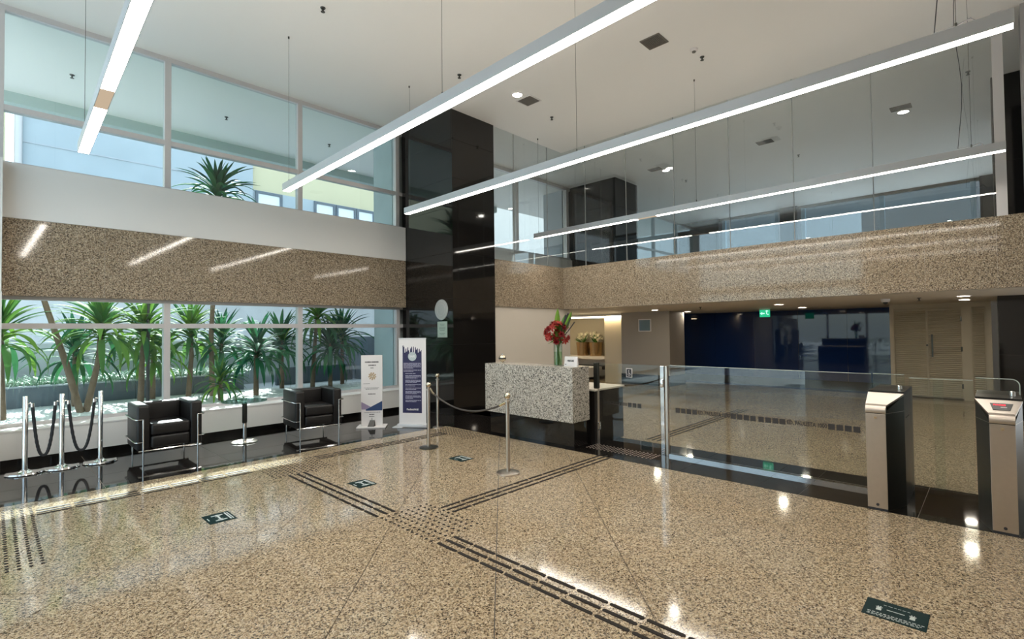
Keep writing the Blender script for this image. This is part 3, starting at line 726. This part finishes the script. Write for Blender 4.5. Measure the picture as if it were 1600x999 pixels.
for v in bm.verts: v.co = Vector((v.co.x, -.0056-v.co.z, 1.19+v.co.y))
obj('seal', bm, 'sign_grey', bn)
text('seal_lettering', 'SAFE', .045, (0,-.0072,1.19), (1,0,0), (0,0,1), 'plate', bn)
rows = []; z = 1.075
for n_, ind in ((5,0),(2,0),(1,.03),(3,.03),(3,.03),(2,.03),(2,.03),(3,.03),(3,.03),(2,.03)):
    for k in range(n_):
        rows.append((z, .0065, -.155+ind, .15 if k < n_-1 or n_ == 1 and 0 else random.uniform(0,.1), .02, .09)); z -= .020
    z -= .016
hd('lettering', bn, 'pale_ink', rows, -.0056)
text('logo_lettering', 'PaulistaWall', .042, (0,-.0062,.30), (1,0,0), (0,0,1), 'plate', bn)

# plaque and card on the column
pl = thing('round_plaque', 'round silver plaque mounted high on the black column', 'plaque', (6.099,7.77,2.03))
bm = lathe(bmesh.new(), [(0,0),(.2,0),(.198,.012),(.19,.014),(0,.014)], seg=48)
for v in bm.verts: v.co = Vector((-v.co.z, v.co.y, v.co.x))
obj('disc', bm, 'sign_grey', pl, True)
bm = bmesh.new()
for rr in (.17,.12):
    bm2 = tube(bm, [(-.015, rr*math.cos(2*PI*i/36), rr*math.sin(2*PI*i/36)) for i in range(37)], .002, 5, False)
obj('engraved_ring', bm, 'alu', pl)
cdn = thing('notice_card', 'pale green notice card under the round plaque on the column', 'notice', (6.099,7.745,1.645))
obj('card', B((-.006,0,-.15,.15,-.155,.155), bev=.001), mat('pale_green_card', (.34,.42,.36), .4), cdn)
q = bmesh.new()
for z, a in ((.10,.07),(.075,.06),(.04,.10),(.02,.10),(-.0,.10),(-.02,.07),(-.08,.09),(-.10,.06)):
    c = bmesh.ops.create_cube(q, size=1)['verts']
    for v in c: v.co = Vector((-.0065+v.co.x*.001, v.co.y*2*a, z+v.co.z*.007))
obj('lettering', q, mat('green_ink', (.1,.16,.13), .5), cdn)

# ------------------------------------------------------------------ reception desk
dk = thing('reception_desk', 'reception desk with floating speckled granite front on black base', 'desk', (5.5,4.9,0))
ox, oy = 5.5, 4.9
obj('granite_front', B((5.38-ox,5.44-ox,4.07-oy,5.77-oy,.36,1.10)), 'granite_desk', dk)
obj('granite_side', B((5.44-ox,5.76-ox,4.07-oy,4.10-oy,.36,1.10)), 'granite_desk', dk)
obj('granite_top', B((5.44-ox,5.76-ox,4.10-oy,5.77-oy,1.06,1.10)), 'granite_desk', dk)
obj('body', B((5.44-ox,5.75-ox,4.10-oy,5.77-oy,.37,1.06)), 'dark_stone', dk)
obj('base', B((5.47-ox,5.85-ox,4.12-oy,5.75-oy,0,.36)), 'black', dk)
wk = thing('work_counter', 'low black counter with beige top behind the reception desk', 'counter', (6.2,4.9,0))
obj('body', B((-.34,.40,-.85,.84,0,.745)), mat('counter_black', (.012,.01,.009), .35, spec=.25), wk); obj('countertop', B((-.36,.42,-.87,.86,.745,.77), bev=.003), 'cream', wk)
gl = thing('metal_globe', 'small polished metal globe on the left end of the desk', 'ornament', (5.57,5.575,1.10))
obj('foot', lathe(bmesh.new(), [(0,0),(.03,0),(.025,.01),(.012,.018),(0,.018)], seg=20), 'chrome', gl, True)
b = bmesh.new(); sphere(b, (0,0,.072), .058, 24, 16); obj('ball', b, 'brass', gl, True)
obj('finial', lathe(bmesh.new(), [(.016,.126),(.016,.135),(.006,.14),(.006,.152),(0,.155)], seg=14), 'chrome', gl, True)
obj('label_band', lathe(bmesh.new(), [(.0592,.062),(.0592,.082)], seg=24), 'blackplastic', gl, True)
vs = thing('flower_vase', 'clear cylinder vase filled with stems on the desk', 'vase', (5.57,4.46,1.10))
obj('glass_cylinder', lathe(bmesh.new(), [(0,0),(.06,0),(.06,.32),(.057,.32),(.057,.012),(0,.012)], seg=28), 'glass_vase', vs, True)
obj('water', lathe(bmesh.new(), [(0,.013),(.056,.013),(.056,.2),(0,.2)], seg=20), glass('vase_water', (.8,.9,.72), 1.33), vs, True)
bq = thing('flower_bouquet', 'red flower bouquet with upright green leaves standing in the vase', 'flowers', (5.57,4.46,1.115))
bm = bmesh.new()
for i in range(22):
    a = random.uniform(0, 2*PI); r1 = random.uniform(.005,.045); r2 = random.uniform(.03,.14)
    tube(bm, [(r1*math.cos(a+2),r1*math.sin(a+2),.0),(r1*.4*math.cos(a),r1*.4*math.sin(a),.25),(r2*math.cos(a),r2*math.sin(a),random.uniform(.38,.5))], .0045, 5)
obj('stems', bm, 'stem', bq)
def flower(rad, n, rings):
    bm = bmesh.new()
    for j in range(rings):
        for i in range(n):
            a = 2*PI*(i+j*.5)/n; el = .25+j*.45; L = rad*(1-j*.14); w = rad*.42
            d = Vector((math.cos(a)*math.cos(el), math.sin(a)*math.cos(el), math.sin(el))); s_ = Vector((-math.sin(a), math.cos(a), 0))
            up = d.cross(s_)*-1
            p = [Vector((0,0,0)), d*L*.5+s_*w*.5-up*.003, d*L+up*rad*.15, d*L*.5-s_*w*.5-up*.003]
            bm.faces.new([bm.verts.new(x) for x in p])
    return bm
rose = obj('bloom', flower(.062,7,4), 'petal', bq); lily = obj('bloom', flower(.085,6,2), 'petal2', bq)
rose.location = (-.02,.0,.47); lily.location = (-.06,-.03,.36)
for i in range(34):
    a = random.uniform(0, 2*PI); e = random.uniform(-.5,1.35); R_ = .175
    d = Vector((math.cos(a)*math.cos(e), math.sin(a)*math.cos(e), math.sin(e)))
    o = link('bloom', (rose if random.random() < .62 else lily).data, bq, d*R_*random.uniform(.8,1.05)+Vector((0,0,.42)))
    o.rotation_mode = 'QUATERNION'; o.rotation_quaternion = d.to_track_quat('Z', 'Y')
def blade(L, w, curl=0, n=7, fold=.25):
    bm = bmesh.new(); rows = []
    z = x = 0; ang = PI/2
    for i in range(n+1):
        t = i/n; ww = w*math.sin(PI*min(1, .12+t*.88))**.75 if i < n else .001
        rows.append([bm.verts.new((x-(-fold*ww)*math.sin(ang), -ww/2, z+fold*ww*math.cos(ang)*-1)), bm.verts.new((x, 0, z)), bm.verts.new((x+fold*ww*math.sin(ang), ww/2, z-fold*ww*math.cos(ang)))])
        ang -= curl/n; x += L/n*math.cos(ang); z += L/n*math.sin(ang)
    for a_, b_ in zip(rows, rows[1:]):
        for k in range(2): bm.faces.new((a_[k], a_[k+1], b_[k+1], b_[k]))
    return bm
bl = obj('leaf', blade(.34,.07,.2), 'leaf', bq, True); bl.location = (0,.02,.40); bl.rotation_euler = (.05,0,.68); bl.scale = (1.2,1.2,1.2)
for (y, z, rx, sc) in ((-.05,.40,.42,1.15),(-.02,.38,.25,1.0)):
    o = link('leaf', bl.data, bq, (.01,y,z)); o.rotation_euler = (rx, 0, .68); o.scale = (sc,)*3
dark = obj('reed', tube(bmesh.new(), [(0,-.02,.35),(0,-.10,.55),(0,-.19,.72)], [.004,.005,.012,][0:3], 6), 'ink', bq)
for (y, z) in ((-.24,.66),(-.30,.60),(-.15,.70)):
    obj('reed', tube(bmesh.new(), [(0,-.02,.33),(0,y*.6,z*.78),(0,y,z)], [.004,.006,.010], 6), 'ink', bq)
obj('leaf', blade(.26,.02,1.1), 'leaf_dark', bq).location = (0,-.05,.33)
for k in range(14):
    o = link('leaf', bl.data, bq, (0,0,.36)); o.scale = (.5,.6,.5); o.rotation_euler = (0, random.uniform(.7,1.9), random.uniform(0,6.28))
cdk = thing('desk_card', 'white folded card with dark lettering right of the vase', 'card', (5.60,4.255,1.10))
obj('card', hull([(-.02,-.11,0),(.03,-.11,0),(.005,-.11,.135),(-.02,.11,0),(.03,.11,0),(.005,.11,.135)]), 'plate', cdk)
text('lettering', 'VISITAS', .034, (-.0105,-.0,.075), (0,-1,0), (.18,0,1), 'ink', cdk, ext=.001)
obj('logo', B((-.019,-.016,.07,.095,.02,.03)), 'ink', cdk)

# ------------------------------------------------------------------ glass gate and barrier
gt = thing('gate_post', 'slim dark steel gate post beside the reception desk', 'post', (5.93,4.06,0))
obj('pole', B((-.022,.022,-.03,.03,0,1.14), bev=.004), 'steel', gt); obj('latch', B((-.026,.026,-.034,.034,.78,1.14), bev=.003), 'dark_steel', gt)
obj('handle', tube(bmesh.new(), [(-.03,-.035,.30),(-.03,-.07,.32),(-.03,-.07,.22),(-.03,-.035,.20)], .009, 8), 'chrome', gt, True)
gg = thing('glass_gate', 'clear glass swing gate next to the reception desk', 'gate', (5.95,3.55,0))
obj('pane', B((-.005,.005,-.45,.46,.08,1.135)), 'glass_gate', gg)
sq = thing('access_sign', 'small black wheelchair sign stuck on the glass gate', 'sign', (5.942,3.545,1.02))
obj('plate', B((-.002,.001,-.045,.045,-.06,.06)), 'plate', sq); obj('field', B((-.0035,-.002,-.038,.038,-.052,.052)), 'ink', sq)
bm = tube(bmesh.new(), [(-.0045,-.0+.016*math.cos(a),-.018+.016*math.sin(a)) for a in [PI*.6+i*.4 for i in range(13)]], .002, 5)
tube(bm, [(-.0045,.002,.012),(-.0045,0,-.008),(-.0045,-.015,-.01),(-.0045,-.02,-.03)], .0025, 5); sphere(bm, (-.0045,.003,.026), .006, 8, 6)
obj('pictogram', bm, 'plate', sq)
gp = thing('barrier_post', 'bright steel post where gate and fixed glass meet', 'post', (5.97,3.05,0))
obj('pole', B((-.02,.02,.0,.055,0,1.13), bev=.003), 'chrome', gp); obj('pole', B((-.02,.02,-.045,-.012,0,1.13), bev=.003), 'steel', gp)
obj('hinge', B((-.05,-.02,.0,.045,.86,.96), bev=.008), 'chrome', gp, True)
gb = thing('glass_barrier', 'long fixed clear glass barrier with steel floor track', 'barrier', (5.97,1.95,0))
obj('pane', B((-.005,.005,-1.07,1.04,.03,1.14)), 'glass_gate', gb)
obj('floor_track', B((-.04,-.012,-1.08,1.04,0,.03),(.012,.04,-1.08,1.04,0,.03)), 'chrome', gb)
obj('top_edge', B((-.0055,.0055,-1.07,1.04,1.14,1.144)), mat('glass_edge', (.55,.62,.58), .2), gb)
SQ = mat('manifestation_grey', (.035,.03,.028), .6); M['sq'] = SQ
def manif(parent, ox, oy, y0, spec, z=.59, s=.058):
    """row of squares and lettering along -y starting at y0; spec = numbers of squares / text"""
    y = y0
    for item in spec:
        if isinstance(item, int):
            for k in range(item):
                obj('square', B((5.945-ox-.02-.0008+.0,5.945-ox-.02,y-s-oy,y-oy,z-s/2,z+s/2)), 'sq', parent); y -= s+.014
            y -= .004
        elif isinstance(item, float): y -= item
        else:
            w = .37; text('lettering', item, .062, (5.9245-ox,y-w/2-oy,z), (0,-1,0), (0,0,1), 'sq', parent, ext=.0004, sx=.72); y -= w+.012
manif(gb, 5.945, 1.95, 2.90, [4,'ED. PAULISTA 1000',4,.01,4,'ED. PAULISTA 1000',4], .585)
manif(gg, 5.925, 3.55, 3.99, [.03,'ED. PAULISTA 1000',3], .59)

# ------------------------------------------------------------------ turnstiles
def turnstile(yc, label, yl, yr, display, wing):
    t = thing('turnstile', label, 'turnstile', (5.38, yc, 0), 0, 'stainless steel turnstiles')
    a = .072; L = .92
    obj('body', hull([(.012,-a,0),(.012,a,0),(.3,yl,0),(.3,yr,0),(L,yl,0),(L,yr,0),(.012,-a,.86),(.012,a,.86),(.3,yl,.985),(.3,yr,.985),(L,yl,.985),(L,yr,.985)]), 'dark_steel', t)
    obj('front_panel', B((0,.014,-a,a,.02,.838), bev=.002), 'steel', t)
    obj('plinth', B((.004,.02,-a,a,0,.018)), 'ink', t)
    obj('nose', hull([(x,s*a*1.01,z) for s in (-1,1) for x, z in ((-.002,.846),(-.006,.86),(-.002,.885),(.012,.905),(.04,.92),(.04,.846))]), 'steel', t, True)
    obj('head_plate', hull([(.035,-a*1.05,.915),(.035,a*1.05,.915),(.29,yl*1.02,.998),(.29,yr*1.02,.998),(.04,-a*1.05,.90),(.04,a*1.05,.90),(.3,yl*1.02,.98),(.3,yr*1.02,.98)]), 'steel', t)
    obj('top_cover', hull([(.3,yl,.985),(.3,yr,.985),(L,yl,.985),(L,yr,.985),(.3,yl,1.012),(.3,yr,1.012),(L,yl,1.012),(L,yr,1.012)]), 'blackplastic', t)
    for z in (.805,.05):
        obj('lock', tube(bmesh.new(), [(-.008,0,z),(.0,0,z)], .011, 12), 'brass' if z > .5 else 'ink', t, True)
    for s, yy in ((1, yl), (-1, yr)):
        obj('seam', hull([(.012,s*a*1.012,.842),(.012,s*a*1.012,.846),(.3,yy*1.012,.842),(.3,yy*1.012,.846),(.012,s*a*.95,.842),(.3,yy*.95,.842)]), 'steel', t)
        obj('slot', B((.40,.60,yy-.003,yy+.003,.77,.776)), 'ink', t)
    if display:
        n = Vector((-.083,0,.255)).normalized()
        def P(u, v, h): return (.035+.255*v+n.x*h, (-u)*(.072+.07*v)*1.0, .915+.083*v+n.z*h)
        obj('display', hull([P(u,v,h) for h in (0,.003) for u, v in ((-.55,.25),(.55,.25),(-.55,.72),(.55,.72))]), 'blackplastic', t)
        text('led_text', 'PASSE', .028, (.035+.255*.6-.0035, .012, .915+.083*.6+.0035), (0,-1,0), (.255,0,.083), 'red_led', t, ext=.0006)
        obj('logo_text', hull([P(u,v,h) for h in (.003,.0035) for u, v in ((-.05,.42),(.3,.42),(-.05,.46),(.3,.46))]), 'plate', t)
    obj('glass_hinge', lathe(bmesh.new(), [(0,1.01),(.018,1.01),(.018,1.045),(.012,1.055),(0,1.055)], (.5,yr+.05,0), 14), 'chrome', t, True)
    return t
turnstile(.77, 'left steel turnstile cabinet at the end of the glass barrier', .09, -.17, False, 1)
turnstile(-.025, 'right steel turnstile cabinet with red lit display', .155, -.12, True, -1)
def roundpoly(y0, y1, z0, z1, r, left=False):
    p = [(y1, z0), (y1, z1)] if not left else [(y1,z0),(y1,z1)]
    for i in range(7):
        a = PI/2+PI/2*i/6; p.append((y0+r+r*math.cos(a), z1-r+r*math.sin(a)))
    p.append((y0, z0)); return p
tg = thing('turnstile_glass', 'glass fin above the left turnstile cabinet', 'glass panel', (5.93,.75,1.012))
obj('pane', B((-.005,.005,-.13,.11,.003,.135)), 'glass_gate', tg); obj('top_edge', B((-.0055,.0055,-.13,.11,.135,.139)), 'glass_edge' if 'glass_edge' in M else bpy.data.materials['glass_edge'], tg)
tg = thing('turnstile_glass', 'round-cornered glass fin above the right turnstile cabinet', 'glass panel', (5.93,-.02,1.012))
obj('pane', prism(roundpoly(-.12,.15,.003,.135,.05), 'x', -.005, .005), 'glass_gate', tg)
obj('top_edge', tube(bmesh.new(), [(0,.15,.136),(0,-.07,.136)]+[(0,-.07+.05*math.cos(a),.086+.05*math.sin(a)) for a in [PI/2+PI/2*i/6 for i in range(1,7)]]+[(0,-.12,.01)], .0035, 6), bpy.data.materials['glass_edge'], tg)
for y0, y1, xx, l in ((.345,.585,5.935,'left glass wing of the turnstile passage'),(.145,.415,5.955,'right glass wing of the turnstile passage')):
    wg = thing('glass_wing', l, 'gate', (xx,(y0+y1)/2,0), 0, 'glass wings of the turnstile passage')
    h = (y1-y0)/2
    obj('pane', B((-.005,.005,-h,h,.12,1.12)), 'glass_gate', wg); obj('top_edge', B((-.0055,.0055,-h,h,1.12,1.124)), bpy.data.materials['glass_edge'], wg)

# ------------------------------------------------------------------ niche pots
def pot(x, y, label):
    p = thing('bronze_pot', label, 'pot', (x, y, .72), 0, 'bronze pots on the shelf')
    obj('pot_body', lathe(bmesh.new(), [(0,0),(.2,0),(.235,.46),(.225,.46),(.19,.02),(0,.02)], seg=28), 'gold', p, True)
    q = thing('orchid', 'white orchids in '+label, 'flowers', (x, y, 1.17), 0, 'orchids in bronze pots')
    bm = bmesh.new(); heads = []
    for i in range(9):
        a = random.uniform(0,6.28); R_ = random.uniform(.05,.19); z = random.uniform(.1,.34)
        tube(bm, [(0,0,-.03),(R_*.5*math.cos(a),R_*.5*math.sin(a),z*.8),(R_*math.cos(a),R_*math.sin(a),z)], .007, 5); heads.append((R_*math.cos(a),R_*math.sin(a),z))
    obj('stems', bm, 'stem', q)
    fl_ = None
    for h in heads:
        for k in range(3):
            pos = Vector(h)+Vector([random.uniform(-.06,.06) for _ in range(3)])
            if fl_ is None: o = obj('bloom', flower(.075,5,2), 'petal_w', q); fl_ = o.data; o.location = pos
            else: o = link('bloom', fl_, q, pos)
            o.rotation_euler = (random.uniform(-1,1), random.uniform(-2,0), random.uniform(0,6))
    for k in range(8):
        o = link('leaf', bl.data, q, (0,0,-.02)); o.rotation_euler = (0, random.uniform(.3,1.1), random.uniform(0,6.28))
pot(14.32, 10.35, 'left bronze pot on the niche shelf'); pot(14.32, 9.82, 'right bronze pot on the niche shelf')

# ------------------------------------------------------------------ garden
GZ = .40
gd = st(obj('floor', B((-8,30,9.3,40,GZ-.3,GZ)), 'asphalt'), 'outside ground beyond the windows')
st(obj('floor', B((-30,-1.76,-15,40,-.3,-.02)), 'asphalt'), 'bright paving outside the entrance side')
bm = bmesh.new()
for i in range(5200):
    x = random.uniform(-.5,6.2); y = random.uniform(9.32,11.65); s_ = random.uniform(.014,.034); a = random.uniform(0,3.14)
    c = [bm.verts.new((x+s_*math.cos(a+k*1.2566), y+s_*.8*math.sin(a+k*1.2566), GZ)) for k in range(5)]
    t = bm.verts.new((x, y, GZ+s_*.55))
    for k in range(5): bm.faces.new((c[k], c[(k+1)%5], t))
tag(obj('pebbles', bm, 'pebble', None, True), 'white pebbles covering the garden ground outside the window', 'pebbles', kind='stuff')
st(obj('floor', B((-.6,6.4,9.3,11.7,GZ,GZ+.004)), 'pebble'), 'pale gravel bed below the pebbles')
pw = structure('wall_planter', 'dark slate clad planter wall in the garden')
e = [-2,-1,0,.95,1.9,2.85,3.8]
for a, b in zip(e, e[1:]): obj('panel', B((a+.003,b-.003,11.70,11.73,GZ,.74)), 'slate', pw)
obj('coping', B((-2,3.82,11.68,11.80,.74,.765)), 'greywall', pw); obj('core', B((-2,3.8,11.725,11.78,GZ,.74)), 'joint', pw)
obj('soil_bed', B((-2,3.8,11.78,13.0,GZ,.72)), 'soil', pw)
st(obj('wall_garden', B((-6,6.6,13.0,13.2,GZ,1.46)), mat('garden_stone', (.52,.55,.58), .7, var=.3, bs=2.5)), 'grey stone garden wall behind the planting')
pv = st(obj('wall_garden_upper', B((-8,12.5,16,16.2,GZ,2.75)), mat('mottled_concrete', (.78,.79,.80), .8, var=.3, bs=1.5)), 'pale weathered concrete wall at the back of the garden')
st(obj('wall_garden_side', B((6.6,6.8,10.2,13.2,GZ,1.5),(4.6,6.5,12.0,12.1,GZ,.8)), 'slate'), 'side walls at the right end of the garden')
bm = bmesh.new()
for i in range(4200):
    x = random.uniform(-1.6,3.9); y = random.uniform(11.76,12.6); z = .72; L = random.uniform(.4,.75); a = random.uniform(0,6.28); w = random.uniform(.008,.014)
    dx, dy = math.cos(a), math.sin(a); nx, ny = -dy*w, dx*w; p = []
    for k in range(4):
        t = k/3; rr = L*.55*t**1.2; zz = z+L*(.75*t-.85*t*t*random.uniform(.5,1.1)); q = w*(1-t*.9)
        p.append((bm.verts.new((x+dx*rr+nx*(1-t), y+dy*rr+ny*(1-t), zz)), bm.verts.new((x+dx*rr-nx*(1-t)-.0001, y+dy*rr-ny*(1-t), zz))))
    for a_, b_ in zip(p, p[1:]): bm.faces.new((a_[0], a_[1], b_[1], b_[0]))
tag(obj('spider_plants', bm, 'grass'), 'pale green striped grass hedge filling the planter', 'hedge', kind='stuff')
# strap-leaf palms
leafs = {}
def leaf_meshes(dark):
    if dark not in leafs:
        out = []
        for L, w, c in ((.50,.060,.5),(.66,.068,1.1),(.76,.072,1.6),(.74,.07,2.1)):
            o = obj('leaf', blade(L, w, c, 8, .18), 'leaf_dark' if dark else 'leaf', None, True); out.append(o.data); bpy.data.objects.remove(o)
        leafs[dark] = out
    return leafs[dark]
def palm(label, trunks, dark=False, n=36, sc=1.0, extra=None):
    n = int(n*1.7); sc *= 1.15
    b0 = trunks[0][0]
    p = thing('garden_palm', label, 'palm', b0, 0, 'strap-leaved palms in the garden')
    ms = leaf_meshes(dark)
    for tr in trunks:
        pts = [Vector(q)-Vector(b0) for q in tr]; fine = []
        for a, b in zip(pts, pts[1:]):
            for k in range(5): fine.append(a.lerp(b, k/5))
        fine.append(pts[-1]); N = len(fine)
        r_ = [(.042-.018*i/N)*(1+.06*(i%2))*sc for i in range(N)]
        obj('trunk', tube(bmesh.new(), fine, r_, 9), 'bark', p, True)
        if extra == 'bare': continue
        top_ = pts[-1]
        for i in range(n):
            t = i/n; lv = min(3, int(t*4)); o = link('leaf', ms[lv], p, top_-Vector((0,0,t*.34*sc)))
            o.rotation_euler = (random.uniform(-.15,.15), .08+t*1.15+random.uniform(-.12,.12), i*2.399+random.uniform(-.2,.2)); k = sc*random.uniform(.85,1.2); o.scale = (k,k,k)
palm('palm at the left edge behind the leftmost post', [[(.12,10.27,GZ),(.10,10.3,1.2),(.10,10.3,1.82)]])
palm('tall V-shaped palm trunk leaning left out of the window top', [[(.98,10.28,GZ),(.80,10.3,1.2),(.55,10.3,2.15),(.42,10.3,3.1)]], n=30)
palm('bright green palm leaning right from the V-shaped base', [[(1.05,10.33,GZ),(1.2,10.35,1.2),(1.24,10.35,1.9)]], n=44)
palm('palm beside the dark garden pole', [[(1.82,10.75,GZ),(1.84,10.75,1.2),(1.86,10.75,1.85)]], n=40)
palm('palm behind the first window mullion', [[(2.67,11.3,GZ),(2.72,11.3,1.2),(2.70,11.3,1.82)]], n=36)
palm('small low palm behind the glass table', [[(2.88,10.1,GZ),(2.88,10.1,.86)]], n=30, sc=.62)
palm('dark green palm with a thick trunk left of second armchair', [[(3.58,10.35,GZ),(3.58,10.35,1.1),(3.60,10.35,1.45)]], True, 44)
palm('dark green palm behind the second armchair', [[(4.42,11.24,GZ),(4.40,11.2,1.1),(4.38,11.2,1.58)]], True, 40)
palm('tall palm between the second mullion and the totem', [[(4.90,10.8,GZ),(4.95,10.8,1.3),(5.02,10.8,2.15)]], False, 36)
palm('dark palm behind the white totem', [[(5.25,10.68,GZ),(5.27,10.7,1.45)]], True, 38)
palm('dark palm in the far corner of the garden', [[(5.7,11.0,GZ),(5.7,11.0,1.2),(5.7,11.0,1.7)]], True, 34)
palm('very tall palm whose crown shows in the upper window', [[(3.0,11.0,GZ),(2.98,11.0,1.6),(3.05,11.0,3.2),(3.07,11.0,4.55)]], True, 56, 1.0)
palm('pale palm near the planter behind the middle of the ropes', [[(1.0,11.3,GZ),(1.0,11.3,1.5)]], True, 30)
palm('palm before the planter behind the first armchair', [[(2.1,11.35,GZ),(2.12,11.35,1.45)]], False, 30)
palm('palm standing right of the first mullion behind the glass table', [[(3.2,11.2,GZ),(3.22,11.2,1.6)]], True, 30)
tag(obj('garden_pole', tube(bmesh.new(), [(1.90,10.62,GZ),(1.90,10.62,3.1)], .026, 12), 'ink', None, True), 'thin dark pole rising among the palms', 'pole')

# ------------------------------------------------------------------ buildings outside
bA = thing('building', 'pale blue rendered building behind the upper windows', 'building', (4.4,25,0))
obj('wall', B((-3.8,4.1,0,.6,0,9.9)), 'palewall', bA)
for z in (7.2,8.6): obj('string_course', B((-3.8,4.1,-.03,0,z,z+.05)), 'greywall', bA)
obj('downpipe', tube(bmesh.new(), [(-3.78,-.12,0),(-3.78,-.12,9.9)], .11, 10), 'alu', bA, True)
bC = thing('building', 'cream building with a row of grey framed windows', 'building', (14,25.2,0))
obj('wall', B((-5.49,10,0,.6,0,16)), 'creamwall', bC)
obj('wall_band', B((-5.55,10,-.04,0,5.0,8.45)), 'palewall', bC)
for a, b in ((-5.35,-4.1),(-2.5,-1.35),(-1.3,-.15),(-.1,1.0)):
    w = obj('window', B((a,b,-.12,-.02,6.4,6.5),(a,b,-.12,-.02,8.3,8.42),(a,a+.12,-.12,-.02,6.5,8.3),(b-.12,b,-.12,-.02,6.5,8.3)), 'slate', bC)
    obj('pane', B((a+.12,b-.12,-.06,-.03,6.5,8.3)), 'litroom', w)
bD = thing('building', 'cream building at the far left edge of the upper window', 'building', (-3,25.4,0))
obj('wall', B((-6,3.3,0,.6,0,10.5)), 'creamwall', bD); obj('window', B((1.5,2.9,-.05,0,6.2,7.6)), 'darkglass', bD)
bE = thing('building', 'bright white building behind the mezzanine corner', 'building', (22,22,0))
obj('wall', B((-3,14,0,.6,0,14)), mat('white_render', (.86,.86,.84), .8), bE)
rl = thing('roof_railing', 'white railing on the walkway outside near the column', 'railing', (10.9,17,5.0))
obj('rail', tube(bmesh.new(), [(-2.2,0,.35),(1.6,0,1.25)], .05, 8), 'plate', rl)
obj('walkway', hull([(-2.2,-.1,-.9),(1.6,-.1,.0),(-2.2,.4,-.9),(1.6,.4,.0),(-2.2,-.1,-.6),(1.6,-.1,.3),(-2.2,.4,-.6),(1.6,.4,.3)]), 'slate', rl)
for i in range(13):
    x = -2.1+i*.3; z = .37+(x+2.2)/3.8*.9; obj('baluster', tube(bmesh.new(), [(x,0,z-1.0),(x,0,z)], .016, 6), 'plate', rl)
